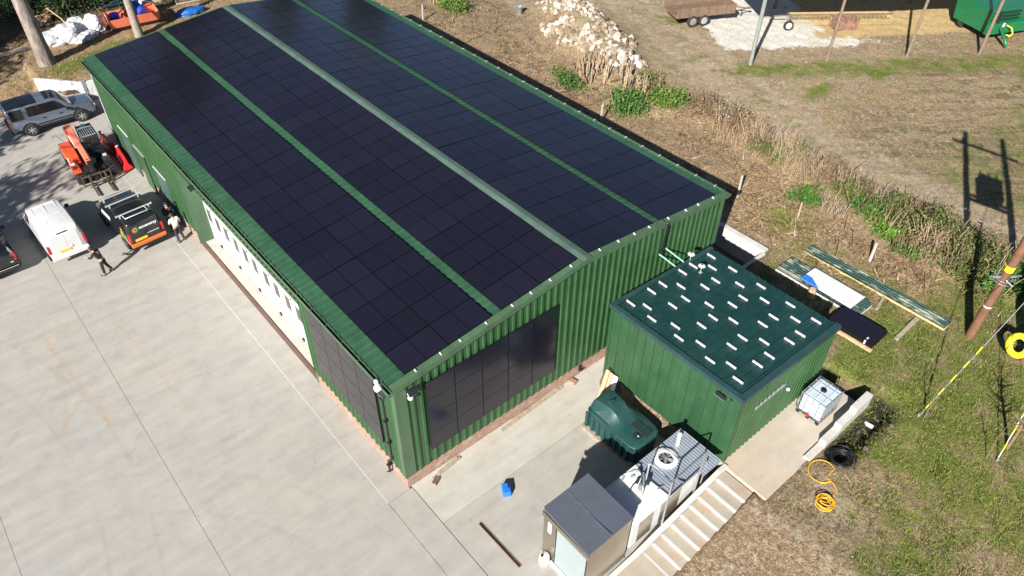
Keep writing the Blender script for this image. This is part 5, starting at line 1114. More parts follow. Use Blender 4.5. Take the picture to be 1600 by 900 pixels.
for sg in (-1,1):
    b=MB(); b.box(sg*.84-.075,sg*.84+.075,-2.44,-2.30,.78,1.12); b.build('tail_lamp',M['lamp_red'],suv,bevel=.02); b=MB(); b.box(sg*.70-.14,sg*.70+.14,2.30,2.445,.74,.90); b.build('headlight',M['lamp_clear'],suv,bevel=.02)
    for y in (-.50,.42): b=MB(); b.box(sg*.965-.012,sg*.965+.022,y-.09,y+.09,.94,.98); b.build('door_handle',M['black'],suv)
    b=MB(); b.box(sg*.93-.012,sg*.93+.03,1.28,1.45,.93,1.03); b.build('side_vent',M['black'],suv)
mirror(c,suv,M['black'],.92,.85,1.18)
for y in (-1.42,1.46): arch(suv,M['black'],.945,y,.40,.40)
for y in (-1.42,1.46):
    for sg in (-1,1): wheel_mesh(suv,(sg*.87,y,.385),.385,.26,spokes=6)
# vans -------------------------------------------------------------------
VST=[(-2.17,.74,.50,.80,.78,.80,1.10,.64,1.58,.03),(-2.13,.79,.46,.85,.79,.85,1.12,.70,1.71,.035),(-2.02,.83,.43,.885,.80,.89,1.14,.745,1.79,.045),(-1.8,.85,.41,.905,.80,.905,1.14,.765,1.825,.05),(-.5,.86,.40,.915,.8,.915,1.14,.775,1.835,.055),(.55,.86,.40,.915,.8,.915,1.14,.755,1.81,.05),(.95,.86,.40,.915,.8,.91,1.12,.72,1.73,.035),(1.55,.86,.40,.91,.78,.89,1.04,.74,1.15,.05),(1.65,.86,.40,.905,.78,.885,1.02,.72,1.12,.05),(2.1,.83,.43,.87,.72,.83,.90,.66,.97,.04),(2.24,.76,.46,.80,.68,.74,.80,.58,.86,.02)]
def van(root,paint,wm,roofdet):
    c=Car(VST); c.body(root,paint); c.sides('side_window',root,M['glass'],.32,1.42,2.10,2.84,shape=lambda q:(.30,1.42-.48*q)); c.patch('windscreen',root,M['glass'],.99,1.50,3.10,6.90)
    for y in (-1.38,1.36):
        arch(root,M['black'],.895,y,.34,.33)
        for sg in (-1,1): wheel_mesh(root,(sg*.82,y,.325),.325,.21,spokes=5,rimmat='galvdull')
    mirror(c,root,wm,.90,1.0,1.12)
    for sg in (-1,1):
        b=MB(); b.box(sg*.815-.06,sg*.815+.06,-2.19,-2.05,.78,1.24); b.build('tail_lamp',M['lamp_red'],root,bevel=.02)
        b=MB(); b.box(sg*.62-.15,sg*.62+.15,2.08,2.245,.72,.86); b.build('headlight',M['lamp_clear'],root,bevel=.03)
    return c
wv=thing('parked_van','white van with a ribbed roof parked between two black vehicles','van',(-5.42,23.45,0),R(2))
c=van(wv,M['vanwhite'],M['black'],1)
b=MB(); 
for x0,x1,y0,y1 in ((-.55,-.52,-1.6,.6),(.52,.55,-1.6,.6),(-.52,.52,.57,.60),(-.52,.52,-.62,-.59),(-.30,-.275,-1.5,-.7),(.275,.30,-1.5,-.7),(-.01,.01,-.5,.5)): b.box(x0,x1,y0,y1,1.82,1.885+.012*(abs(x0+x1)<.3)-.022*(abs(x0+x1)>.9))
b.build('roof_rib',M['vanwhite'],wv,bevel=.008)
b=MB(); b.box(-.24,.24,-2.175,-2.05,1.70,1.735); b.build('brake_light',M['black'],wv); b=MB(); b.box(-.86,.86,-2.28,-2.12,.36,.62); b.build('bumper',M['vanwhite'],wv,bevel=.04)
b=MB(); b.box(-.62,.62,-2.182,-2.16,.64,1.62); b.box(-.008,.008,-2.192,-2.18,.66,1.60); b.build('rear_door',M['vanwhite'],wv,bevel=.015); b=MB(); b.box(-.42,.10,-2.205,-2.185,.68,.80); b.build('number_plate',M['plate'],wv)
b=MB(); b.box(.12,.20,-2.21,-2.185,.80,.92); b.build('door_handle',M['vanwhite'],wv)
ev=thing('parked_van','black van with orange bumper, sun logo and silver roof bars','van',(-2.22,21.95,0),R(4.5))
c=van(ev,M['vanblack'],M['black'],0)
for y in (.45,-.25,-1.45):
    b=MB(); b.box(-.84,.84,y-.025,y+.025,1.97,2.01); 
    for x in (-.72,.72): b.box(x-.03,x+.03,y-.03,y+.03,1.80,1.97)
    b.box(-.90,-.83,y-.035,y+.035,1.96,2.02); b.box(.83,.90,y-.035,y+.035,1.96,2.02); b.build('roof_bar',M['alu'],ev)
b=MB(); b.tube([(-.62,-1.45,2.0),(-.62,-1.92,2.0),(.50,-1.92,2.0),(.50,-1.45,2.0)],.024,8); b.build('roller',M['alu'],ev,smooth=50)
b=MB(); b.box(-.88,.88,-2.26,-2.12,.46,.66); b.build('bumper',M['vanorange'],ev,bevel=.04); b=MB(); b.box(-.86,.86,-2.22,-2.08,.30,.455); b.build('valance',M['black'],ev,bevel=.03)
b=MB(); b.box(-.68,-.02,-2.185,-2.16,.72,1.66); b.build('rear_door',M['vanblack'],ev,bevel=.015); b=MB(); b.box(-.005,.68,-2.185,-2.16,.72,1.66); b.build('rear_door',M['vanblack'],ev,bevel=.015)
b=MB(); b.box(-.62,-.02,-2.20,-2.187,.74,.87); b.build('number_plate',M['plate'],ev)
b=MB(); b.box(.04,.62,-2.20,-2.187,.96,.99); b.build('trim_strip',M['alu'],ev); b=MB(); b.box(-.12,.10,-2.21,-2.187,1.02,1.10); b.build('door_handle',M['black'],ev)
def text(s_,size,parent,mat,M4,name):
    cu=bpy.data.curves.new('lettering','FONT'); cu.body=s_; cu.size=size; cu.extrude=.003; cu.offset=.004; to=bpy.data.objects.new('lettering',cu); COL.objects.link(to)
    bpy.context.view_layer.update(); me=bpy.data.meshes.new_from_object(to.evaluated_get(bpy.context.evaluated_depsgraph_get())); bpy.data.objects.remove(to); me.materials.clear(); me.materials.append(mat)
    o=bpy.data.objects.new(name,me); COL.objects.link(o); o.parent=parent; o.matrix_local=M4; return o
MR=Matrix(((1,0,0),(0,0,-1),(0,1,0))).to_4x4()
m_=MR.copy(); m_.translation=(-.26,-2.192,1.36); text('ecoenergy',.21,ev,M['text_white'],m_,'lettering')
def sunlogo(parent,M4,sc=1.0):
    b=MB()
    for k in range(12):
        a=2*math.pi*k/12; 
        P=[(.09*math.cos(a-.18),.09*math.sin(a-.18)),(.185*math.cos(a),.185*math.sin(a)),(.09*math.cos(a+.18),.09*math.sin(a+.18))]
        b.prism([(x*sc,y*sc) for x,y in P],'z',.0,.006,0 if not (k in (0,1,10,11)) else 1)
    ri=[(.10*math.cos(a)*sc,.10*math.sin(a)*sc) for a in np.linspace(1.57,4.71,12)]+[(.055*math.cos(a)*sc,.055*math.sin(a)*sc) for a in np.linspace(4.71,1.57,12)]
    b.prism(ri,'z',0,.007,0); ri=[(.10*math.cos(a)*sc,.10*math.sin(a)*sc) for a in np.linspace(-1.57,1.57,12)]+[(.055*math.cos(a)*sc,.055*math.sin(a)*sc) for a in np.linspace(1.57,-1.57,12)]; b.prism(ri,'z',0,.007,1)
    o=b.build('sun_emblem',[M['logo_orange'],M['logo_green']],parent,fix=False); o.matrix_local=M4
m_=MR.copy(); m_.translation=(-.46,-2.188,1.38); sunlogo(ev,m_,1.0)
MLs=Matrix(((0,0,-1),(-1,0,0),(0,1,0))).to_4x4(); 
for yy,zz,sc_ in ((-1.72,1.30,1.3),(-1.95,.98,1.1),(-1.50,.98,1.2)): m_=MLs.copy(); m_.translation=(-.925,yy,zz); sunlogo(ev,m_,sc_)
c.patch('side_decal',ev,M['vanorange'],-2.1,-1.75,9.1,9.75,.010); c.patch('side_decal',ev,M['alu'],-.2,.9,7.72,8.02,.010)
bc=thing('parked_car','black hatchback with red lamps cut off by the left photo edge','car',(-8.42,24.0,0),R(2))
c=Car([(-2.18,.80,.42,.86,.68,.84,.98,.62,1.20,.02),(-2.06,.86,.38,.92,.70,.88,1.02,.66,1.42,.03),(-1.5,.88,.36,.93,.72,.90,1.02,.66,1.50,.03),(.2,.88,.36,.93,.72,.90,1.02,.66,1.50,.03),(.5,.88,.36,.93,.72,.90,1.0,.63,1.44,.03),(1.25,.88,.36,.92,.70,.88,.95,.72,1.0,.04),(2.1,.82,.40,.86,.62,.80,.80,.64,.84,.03),(2.25,.74,.44,.78,.6,.7,.72,.55,.76,.01)])
c.body(bc,M['carblack']); c.sides('side_window',bc,M['glass'],-1.7,.5,2.1,2.88,shape=lambda q:(-1.75+.2*q,.95-.45*q)); c.patch('rear_window',bc,M['glass'],-2.15,-2.0,3.05,6.95); c.patch('windscreen',bc,M['glass'],.55,1.2,3.1,6.9)
for sg in (-1,1):
    b=MB(); b.obox((sg*.80,-2.10,1.02),(.14,.12,.36),(R(-12),0,0)); b.build('tail_lamp',M['lamp_red'],bc,bevel=.02)
b=MB(); b.box(-.84,.84,-2.26,-2.14,.42,.60); b.build('bumper',M['carblack'],bc,bevel=.04); b=MB(); b.box(-.80,.80,-2.265,-2.255,.58,.60); b.box(.55,.68,-2.215,-2.19,.80,.84); b.build('trim_strip',M['alu'],bc); 
mirror(c,bc,M['carblack'],.90,.65,1.05)
for y in (-1.3,1.35):
    arch(bc,M['black'],.91,y,.35,.33)
    for sg in (-1,1): wheel_mesh(bc,(sg*.84,y,.33),.33,.22,spokes=5)
# telehandler ------------------------------------------------------------
forksteel=basic('worn_fork_steel',(.085,.062,.042),.6,var=.35,scale=6)
th=thing('telehandler','orange telehandler with its pallet forks lowered behind the black van','telehandler',(-2.08,29.35,0),R(178)); th.scale=(.89,.89,.89)
for x in (-.92,.92):
    for y in (-1.35,1.38): wheel_mesh(th,(x,y,.56),.56,.40,lug=18,spokes=5,rimmat='orange_pale')
b=MB(); b.box(-.55,.55,-2.1,2.0,.45,.85); b.box(-1.0,1.0,-.75,.75,.42,.62); b.build('chassis',M['blackmetal'],th,bevel=.03)
# local +y is forward (world -y); local +x is world -x, so the engine side (photo left) is +x
b=MB(); b.prism([(-1.75,.75),(-1.75,1.25),(-1.45,1.52),(-.2,1.55),(.45,1.40),(.78,1.02),(.80,.72)],'x',.42,1.12); b.build('engine_cover',M['orange'],th,bevel=.09)
b=MB(); b.prism([(.80,.85),(.80,1.05),(1.3,1.12),(1.95,1.05),(1.95,.95),(1.3,1.0)],'x',.70,1.15); b.build('mudguard',M['orange'],th,bevel=.02)
b=MB(); b.prism([(.80,.85),(.80,1.05),(1.3,1.12),(1.95,1.05),(1.95,.95),(1.3,1.0)],'x',-1.15,-.70); b.build('mudguard',M['blackmetal'],th,bevel=.02)
b=MB(); b.obox((.12,-.25,1.72),(.30,4.0,.34),(R(-11),0,0)); bo=b.build('boom',M['orange_pale'],th,bevel=.03)
b=MB(); b.obox((.12,1.95,1.20),(.26,.95,.30),(R(-28),0,0)); b.obox((.12,2.30,.75),(.32,.30,.75),(R(14),0,0)); b.build('boom_head',M['blackmetal'],th,bevel=.03)
b=MB(); b.tube([(.32,-1.6,1.75),(.32,-.2,1.55)],.05,8); b.tube([(-.06,-1.9,2.0),(-.06,1.2,1.55)],.02,6); b.tube([(.0,-1.9,2.03),(.0,1.2,1.58)],.02,6); b.build('hydraulic_ram',M['alu'],th)
b=MB(); b.box(.0,.42,-2.25,-1.7,.8,2.15); b.build('boom_pivot',M['orange_pale'],th,bevel=.03)
b=MB(); b.box(-1.08,-.16,-1.25,.50,.75,1.30); b.build('cab_base',M['blackmetal'],th,bevel=.03)
b=MB()
for x in (-1.05,-.20):
    for y in (-1.20,.42): b.box(x-.04,x+.04,y-.04,y+.04,1.30,2.36)
b.box(-1.09,-.16,-1.24,-1.16,2.30,2.40); b.box(-1.09,-.16,.38,.46,2.30,2.40); b.box(-1.09,-1.01,-1.16,.38,2.30,2.40); b.box(-.24,-.16,-1.16,.38,2.30,2.40); b.build('cab_frame',M['blackmetal'],th,bevel=.01)
b=MB(); b.box(-1.0,-.25,-1.15,.37,2.31,2.33); b.box(-1.055,-1.045,-1.15,.37,1.32,2.28); b.box(-.205,-.195,-1.15,.37,1.32,2.28); b.box(-1.0,-.25,.425,.43,1.32,2.28); b.build('cab_glass',M['glass'],th)
b=MB()
for k in range(7): b.box(-.98+k*.125,-.955+k*.125,-.72,.44,2.405,2.45)
b.box(-1.02,-.20,-.76,-.72,2.40,2.45); b.box(-1.02,-.20,.44,.48,2.40,2.45); b.build('roof_guard',M['galvdull'],th)
b=MB(); b.lathe([(0,0),(.22,0),(.20,.06),(0,.07)],16,(-.62,-1.0,2.40)); b.build('roof_hatch',M['tank_green'],th); b=MB(); b.lathe([(.05,0),(.06,.12),(0,.13)],10,(-.22,-1.35,2.30)); b.build('beacon',M['orange'],th)
b=MB(); b.box(-.75,.95,2.45,2.53,.25,.33); b.box(-.75,.95,2.45,2.53,.85,.93)
for x in (-.75,-.2,.4,.88): b.box(x,x+.07,2.455,2.525,.20,1.0)
b.build('fork_carriage',forksteel,th)
for x in (-.42,.48): b=MB(); b.box(x-.06,x+.06,2.54,2.60,.10,.95); b.box(x-.06,x+.06,2.60,3.75,.10,.15); b.build('fork',forksteel,th,bevel=.01)
b=MB(); b.tube([(.5,-1.85,.9),(.95,-2.0,1.8),(1.15,-2.0,1.85),(1.2,-1.9,1.75)],.015,5); b.obox((1.18,.95,1.42),(.10,.20,.26)); b.tube([(.9,.85,1.1),(1.18,.95,1.35)],.02,5); b.build('mirror_arm',M['blackmetal'],th)
for x in (-.95,.95): b=MB(); b.obox((x,.98,1.16),(.22,.12,.12)); b.build('work_lamp',M['lamp_clear'],th)
b=MB(); b.box(-.7,.7,1.2,2.0,.55,.95); b.build('front_axle',M['blackmetal'],th,bevel=.05)
# red barriers by the barn wall ---------------------------------------------------
def barrier(loc,rot,label):
    r=thing('road_barrier',label,'barrier',loc); r.rotation_euler=rot
    b=MB(); b.prism([(-.26,0),(.26,0),(.26,.18),(.12,.40),(.07,.86),(-.07,.86),(-.12,.40),(-.26,.18)],'y',-.98,.98); b.build('shell',M['red'],r,bevel=.04)
    b=MB(); b.lathe([(0,0),(.09,0),(.09,.04),(0,.045)],12,(0,.55,.855)); b.box(-.2,-.12,-.5,.5,.28,.36); b.build('cap',M['white'],r); return r
barrier((-.42,28.7,.0),(0,R(0),R(-3)),'red plastic road barrier nearest the black van along the barn wall'); barrier((-.52,30.75,.0),(0,0,R(4)),'red plastic road barrier farther along the barn wall')
barrier((-1.25,30.1,.26),(0,R(-88),R(20)),'fallen red barrier lying in the telehandler shadow')
# ------------------------------------------------------------------ people
def skinmesh(name,verts,edges,radii,mat,parent,sub=1,root=0):
    me=bpy.data.meshes.new(name); me.from_pydata(verts,edges,[]); me.materials.append(mat); o=bpy.data.objects.new(name,me); COL.objects.link(o)
    if parent: o.parent=parent
    md=o.modifiers.new('skin','SKIN'); md.use_smooth_shade=True
    for i,v in enumerate(me.skin_vertices[0].data): r=radii[i]; v.radius=(r,r) if not isinstance(r,tuple) else r; v.use_root=(i==root)
    s=o.modifiers.new('sub','SUBSURF'); s.levels=sub; s.render_levels=sub; return o
def person(label,loc,rz,J,top,bottom,hairm,sleeve=1.0,H=1.76):
    """J: joints (metres, facing +y). keys: pelvis chest neck head, and l/r shoulder elbow wrist hip knee ankle toe"""
    r=thing('person',label,'person',loc,rz); V=[];E=[];Rr=[]; K={}
    def add(k,rad,par=None):
        V.append(J[k]); Rr.append(rad); K[k]=len(V)-1
        if par: E.append((K[par],K[k]))
    J=dict(J); J['belly']=tuple((a+b)/2 for a,b in zip(J['pelvis'],J['chest'])); nk=Vector(J['neck']); hd=Vector(J['head']); J['headtop']=tuple(hd+(hd-nk).normalized()*.085)
    add('pelvis',(.145,.105)); add('belly',(.14,.10),'pelvis'); add('chest',(.165,.115),'belly'); add('neck',.055,'chest'); add('head',(.082,.10),'neck'); add('headtop',.07,'head')
    for s in 'lr':
        add(s+'shoulder',.062,'chest'); add(s+'elbow',.045,s+'shoulder'); add(s+'wrist',.030,s+'elbow'); 
        w=Vector(J[s+'wrist']); d=(w-Vector(J[s+'elbow'])).normalized(); J[s+'palm']=tuple(w+d*.07); add(s+'palm',.032,s+'wrist')
        sx=-1 if s=='l' else 1; side=d.cross(Vector((0,0,1)));  side=side.normalized() if side.length>.1 else Vector((0,1,0))
        for q,(off,L) in enumerate(((-.028,.075),(-.009,.088),(.010,.082),(.028,.064))):
            a=w+d*.085+side*off; J[f'{s}f{q}a']=tuple(a+d*L*.5); J[f'{s}f{q}b']=tuple(a+d*L*.95+Vector((0,.018,-.01))); add(f'{s}f{q}a',.0095,s+'palm'); add(f'{s}f{q}b',.008,f'{s}f{q}a')
        J[s+'th']=tuple(w+d*.075+Vector((0,.05,0))); add(s+'th',.011,s+'palm')
        add(s+'hip',.088,'pelvis'); add(s+'knee',.060,s+'hip'); add(s+'ankle',.042,s+'knee'); add(s+'toe',.036,s+'ankle')
    skinmesh('body',V,E,Rr,M['skin'],r)
    fwd=Vector((0,1,0))
    b=MB(); b.blob(tuple(hd+Vector((0,.10,-.01))),(.014,.022,.022)); 
    for sx in (-1,1): b.blob(tuple(hd+Vector((sx*.085,0,0))),(.012,.022,.032))
    b.build('face_feature',M['skin'],r,smooth=60)
    b=MB()
    for sx in (-1,1): b.blob(tuple(hd+Vector((sx*.032,.088,.022))),(.012,.008,.007))
    b.blob(tuple(hd+Vector((0,.088,-.045))),(.026,.008,.006)); b.build('eyes_and_mouth',M['hair'],r,smooth=60)
    b=MB(); b.blob(tuple(hd+Vector((0,-.022,.055))),(.092,.105,.080),n=14,k=10); b.blob(tuple(hd+Vector((0,-.05,.0))),(.088,.075,.075),n=12,k=8); b.build('hair',hairm,r,smooth=60)
    def cloth(name,ks,es,rad,mat): 
        skinmesh(name,[J[k] for k in ks],[(ks.index(a),ks.index(b_)) for a,b_ in es],rad,mat,r)
    for s in 'lr':
        J[s+'sl']=tuple(Vector(J[s+'shoulder']).lerp(Vector(J[s+'elbow']),sleeve)) if sleeve<=1 else tuple(Vector(J[s+'elbow']).lerp(Vector(J[s+'wrist']),sleeve-1))
    J['hem']=tuple(Vector(J['pelvis'])+Vector((0,0,-.02))); J['collar']=tuple(Vector(J['chest']).lerp(nk,.62))
    ks=['hem','belly','chest','collar','lshoulder','rshoulder']; es=[('hem','belly'),('belly','chest'),('chest','collar'),('chest','lshoulder'),('chest','rshoulder')]; rad=[(.175,.135),(.165,.125),(.185,.135),.085,.080,.080]
    for s in 'lr':
        if sleeve>1: ks.append(s+'elbow'); es.append((s+'shoulder',s+'elbow')); rad.append(.060); ks.append(s+'sl'); es.append((s+'elbow',s+'sl')); rad.append(.046)
        else: ks.append(s+'sl'); es.append((s+'shoulder',s+'sl')); rad.append(.066)
    cloth('shirt' if top is M['shirt_white'] else 'jacket',ks,es,rad,top)
    J['waist']=tuple(Vector(J['pelvis'])+Vector((0,0,.06))); ks=['waist','pelvis']; es=[('waist','pelvis')]; rad=[(.155,.118),(.160,.122)]
    for s in 'lr': J[s+'cuff']=tuple(Vector(J[s+'ankle'])+Vector((0,0,.02))); ks+=[s+'hip',s+'knee',s+'cuff']; es+=[('pelvis',s+'hip'),(s+'hip',s+'knee'),(s+'knee',s+'cuff')]; rad+=[.102,.078,.062]
    cloth('trousers',ks,es,rad,bottom)
    for s in 'lr':
        a=Vector(J[s+'ankle']); t=Vector(J[s+'toe']); b=MB(); dd=t-a; dd.z=0; an=math.atan2(dd.y,dd.x)-math.pi/2; cc=(a+t)/2
        b.blob((cc.x,cc.y,.045),(.052,.052,.050),n=12,k=8); b.blob(tuple(Vector((cc.x,cc.y,.04))+dd.normalized()*.075),(.050,.075,.040),n=12,k=8); b.blob(tuple(Vector((cc.x,cc.y,.05))-dd.normalized()*.06),(.045,.06,.055),n=12,k=8); b.build('shoe',M['shoe'],r,smooth=60)
    return r
def stand(dx=0,**kw):
    J=dict(pelvis=(0,0,.95),chest=(0,.0,1.28),neck=(0,.01,1.49),head=(0,.035,1.62))
    for s,x in (('l',-1),('r',1)):
        J[s+'shoulder']=(x*.19,0,1.40); J[s+'elbow']=(x*.25,-.02,1.13); J[s+'wrist']=(x*.24,.12,.92); J[s+'hip']=(x*.095,0,.90); J[s+'knee']=(x*.10,.03,.50); J[s+'ankle']=(x*.11,-.02,.08); J[s+'toe']=(x*.13,.14,.05)
    J.update(kw); return J
person('person in a white shirt and dark trousers seen from behind beside the black van',(-.72,19.45,0),R(8),stand(lelbow=(-.26,.06,1.16),lwrist=(-.12,.26,1.08),relbow=(.27,-.03,1.14),rwrist=(.20,.16,1.0),lankle=(-.14,-.10,.08),ltoe=(-.16,.06,.05),rknee=(.13,.02,.5),rankle=(.17,-.06,.08),rtoe=(.20,.10,.05),head=(-.02,.06,1.61)),M['shirt_white'],M['cloth_navy'],M['hair'],.75)
person('person in dark clothes standing in the van shadow facing the white shirted person',(-.62,20.55,0),R(172),stand(lwrist=(-.08,.24,1.08),rwrist=(.08,.24,1.05),lelbow=(-.26,.04,1.14),relbow=(.26,.04,1.14)),M['cloth_black'],M['cloth_black'],M['hair'],1.85)
person('person in black leaning towards the rear corner of the white van',(-4.42,19.22,0),R(48),stand(pelvis=(0,.0,.93),chest=(-.03,.12,1.24),neck=(-.05,.22,1.42),head=(-.06,.29,1.53),lshoulder=(-.22,.15,1.36),rshoulder=(.15,.15,1.34),lelbow=(-.30,.30,1.14),lwrist=(-.20,.52,1.12),relbow=(.20,.22,1.08),rwrist=(.08,.36,.98),lknee=(-.12,.06,.5),rknee=(.14,.02,.5),lankle=(-.16,.06,.08),ltoe=(-.18,.22,.05),rankle=(.20,-.16,.08),rtoe=(.22,.0,.05)),M['cloth_black'],M['cloth_black'],M['hair'],1.85)
# ------------------------------------------------------------------ trees and woodland edge
def trunk_tree(name,label,x,y,h,r,mat,crown_z,crownR,leafmat,N,size,seed,group=None,lean=(0,0),limbs=8,ncl=26,spread=.20):
    t=thing(name,label,'tree',(x,y,zt1(x,y)),0,group); g=random.Random(seed); b=MB()
    P=[(0,0,-.3),(lean[0]*.08*h,lean[1]*.08*h,h*.08),(lean[0]*.4*h+.05,lean[1]*.4*h,h*.4),(lean[0]*.7*h,lean[1]*.7*h+.05,h*.7),(lean[0]*h,lean[1]*h,h)]
    b.tube(P,[r*1.25,r*1.02,r*.85,r*.6,r*.25],14); b.build('trunk',M[mat],t,smooth=60)
    b=MB()
    for k in range(limbs):
        z=g.uniform(crown_z-.25*(h-crown_z),h*.98); a=g.random()*6.28; L=crownR*g.uniform(.5,1.0); c0=Vector((lean[0]*z,lean[1]*z,z))
        b.tube([c0,c0+Vector((L*.5*math.cos(a),L*.5*math.sin(a),L*.18)),c0+Vector((L*math.cos(a),L*math.sin(a),L*.45))],[r*.30,r*.2,r*.07],6)
    b.build('limb',M[mat],t,smooth=60)
    if N:
        V,F=leafcloud(N,(crownR,crownR,(h-crown_z)*.62),size,ncl,seed,spread=spread,top=1.0); V=V+np.array([lean[0]*h*.8,lean[1]*h*.8,crown_z+.08*(h-crown_z)]); fastmesh('crown',V,F,M[leafmat],t)
    return t
trunk_tree('pine_tree','thick grey barked pine trunk at the far end of the barn yard',-.42,42.6,21,.46,'bark',13,4.0,'needle',5000,.22,21,lean=(-.012,.004))
trunk_tree('pine_tree','slim pale trunk rising in front of the orange skip',6.0,43.2,19,.27,'bark_pale',13.5,3.0,'needle',3500,.22,22,lean=(-.01,0))
trunk_tree('pine_tree','stout brown trunk at the top edge behind the skip',9.7,49.3,18,.42,'bark_pale',11,3.5,'needle',4000,.22,23)
GT='tall pines mirrored in the far roof panels'
for k,(x,y,h,cr) in enumerate(((17,58,23,2.4),(27,60,24,2.8),(33,55,20,2.2),(41,66,26,3.0))):
    trunk_tree('pine_tree','tall dark pine standing in the wood beyond the far end of the barn',x,y,h,.35,'bark',7,cr,'needle',4500,.24,30+k,GT)
GL='trees left of the yard throwing shadow streaks'
for k,(x,y,h,cz,cr,N) in enumerate(((-24,20.5,17,10,3.0,1500),(-27,27.5,18,10,3.4,1800),(-20.5,28.5,14,8.5,2.2,900),(-22,37,17,8,3.6,3600),(-16.5,43.5,14,6,3.2,3600),(-11.5,46.0,11,4,2.8,5000),(-13,50.5,12,4,3.0,5000))):
    trunk_tree('bare_tree','thinly leaved tall tree standing left of the concrete yard',x,y,h,.26,'bark',cz,cr,'needle',N,.20,50+k,GL,limbs=16,spread=.24)
GE='evergreen shrubs at the wood edge'
EV=[(3.4,51.2,(2.4,1.9,2.8),'leaf_dark',3800,'large dark holly like shrub behind the white bags'),(6.8,50.2,(2.0,1.6,2.4),'leaf_dark',3000,'dark evergreen shrub behind the orange skip'),(12.2,48.6,(1.9,1.5,2.0),'leaf_dark',2600,'dark evergreen shrub above the log pile'),
 (14.6,48.6,(1.6,1.4,1.5),'leaf_olive',2200,'olive shrub at the far ridge end of the barn'),(.9,54.2,(2.6,2.0,3.0),'leaf_dark',3200,'dark shrub at the top left wood edge'),(-2.2,55.8,(2.8,2.2,3.2),'leaf_dark',3000,'dark shrub in the top left photo corner'),(5.6,55.5,(2.0,1.5,2.6),'leaf_dark',3000,'dark shrub deep in the wood behind the bags'),
 (9.4,52.5,(1.6,1.4,2.0),'leaf_dark',2400,'dark shrub behind the stout brown trunk'),(17.5,47.5,(1.6,1.4,1.4),'leaf_olive',1800,'olive shrub beyond the far field gutter')]
for k,(x,y,R3,mt,N,lb) in enumerate(EV): shrub('evergreen_shrub',lb,'shrub',x,y,R3,mt,N,.12,GE,700+k,12,(1.0,2.0),'twig',spread=.30,ncl=16)
# pile of white bags
def crumple(c,r,seed):
    g=np.random.default_rng(seed); ic=bmesh.new(); bmesh.ops.create_icosphere(ic,subdivisions=4,radius=1); v=np.array([q.co for q in ic.verts]); f=np.array([[q.index for q in ff.verts] for ff in ic.faces]); ic.free()
    d=np.zeros(len(v)); 
    for k in range(7): a=g.normal(0,1,3); d+=.13*np.abs(np.sin(v@a*2.0+g.uniform(0,6)))
    for k in range(12): a=g.normal(0,1,3); d+=.055*np.abs(np.sin(v@a*6.0+g.uniform(0,6)))
    v=v*(0.55+d+g.normal(0,.012,len(v)))[:,None]; v[:,2]=np.maximum(v[:,2],-.5); return v*np.array(r)+np.array(c),f
for k,(x,y,r,lb) in enumerate(((1.2,46.0,(.85,.6,.40),'large crumpled white bag at the left of the bag pile'),(2.1,45.9,(.75,.7,.55),'white bulk bag with a dark opening in the middle of the pile'),(2.9,46.6,(.6,.55,.5),'upright white bag at the back of the pile'),(3.9,46.3,(.55,.6,.55),'pale sack standing at the right of the bag pile'),(2.7,45.2,(.7,.45,.25),'flattened white bag at the front of the pile'))):
    r_=thing('bulk_bag',lb,'bag',(x,y,zt1(x,y)),0,'white bags by the wood'); V,F=crumple((0,0,r[2]*.5),r,80+k); fastmesh('bag_body',V,F,M['bagwhite'],r_,smooth=False)
    if k in (1,3): b=MB(); b.lathe([(0,0),(.18,0),(.16,.04),(0,.05)],12,(-.1,-.1,r[2]*1.25)); b.build('opening',M['black'],r_)
# orange skip trailer with drums
sk=thing('skip','orange steel tipping skip holding blue drums at the wood edge','skip',(6.5,45.4,zt1(6.5,45.4)),R(-6))
b=MB(); b.prism([(-.75,.35),(.75,.35),(.95,1.0),(-.95,1.0)],'x',-1.75,-1.69); b.prism([(-.75,.35),(.75,.35),(.95,1.0),(-.95,1.0)],'x',1.69,1.75); b.add([(-1.69,-.75,.35),(1.69,-.75,.35),(1.69,-.95,1.0),(-1.69,-.95,1.0),(-1.69,-.80,.35),(1.69,-.80,.35),(1.69,-1.0,1.0),(-1.69,-1.0,1.0)],[(0,1,2,3),(7,6,5,4),(4,5,1,0),(3,2,6,7)]); b.box(-1.69,1.69,-.75,.75,.33,.38); b.box(-1.69,1.69,.85,.95,.38,1.0)
b.build('skip_body',M['orange_pale'],sk,bevel=.01); b=MB(); b.box(-1.7,1.7,-.5,-.4,.05,.33); b.box(-1.7,1.7,.4,.5,.05,.33); b.build('runner',M['rust'],sk)
b=MB(); b.tube([(-1.6,.3,1.0),(-1.9,.0,1.7)],.04,6); b.tube([(-1.6,-.5,1.0),(-1.9,.0,1.7)],.04,6); b.build('lift_arm',M['orange'],sk)
def drum(x,y,z,mt,lb,rot=(0,0,0),r=.29,h=.9):
    t=thing('drum',lb,'drum',(x,y,z)); t.rotation_euler=rot; b=MB(); b.lathe([(0,0),(r*.94,0),(r,.03),(r,h*.33),(r*1.04,h*.35),(r,h*.37),(r,h*.64),(r*1.04,h*.66),(r,h*.68),(r,h-.03),(r*.94,h),(0,h)],18); b.build('shell',M[mt],t,smooth=35)
    b=MB(); b.lathe([(0,h),(.06,h),(.06,h+.03),(0,h+.03)],10,(r*.5,0,0)); b.build('bung',M['white'],t)
z0=zt1(6.5,45.4)
drum(5.3,45.5,z0+.40,'navy','blue and white drum standing at the left end of the orange skip',r=.33,h=.75)
drum(7.35,45.6,z0+.62,'navy','blue drum lying across the right end of the orange skip',(R(-72),0,R(10)),r=.36,h=1.3)
drum(8.0,47.3,zt1(8,47.3),'white','white drum standing behind the orange skip',r=.33,h=.95)
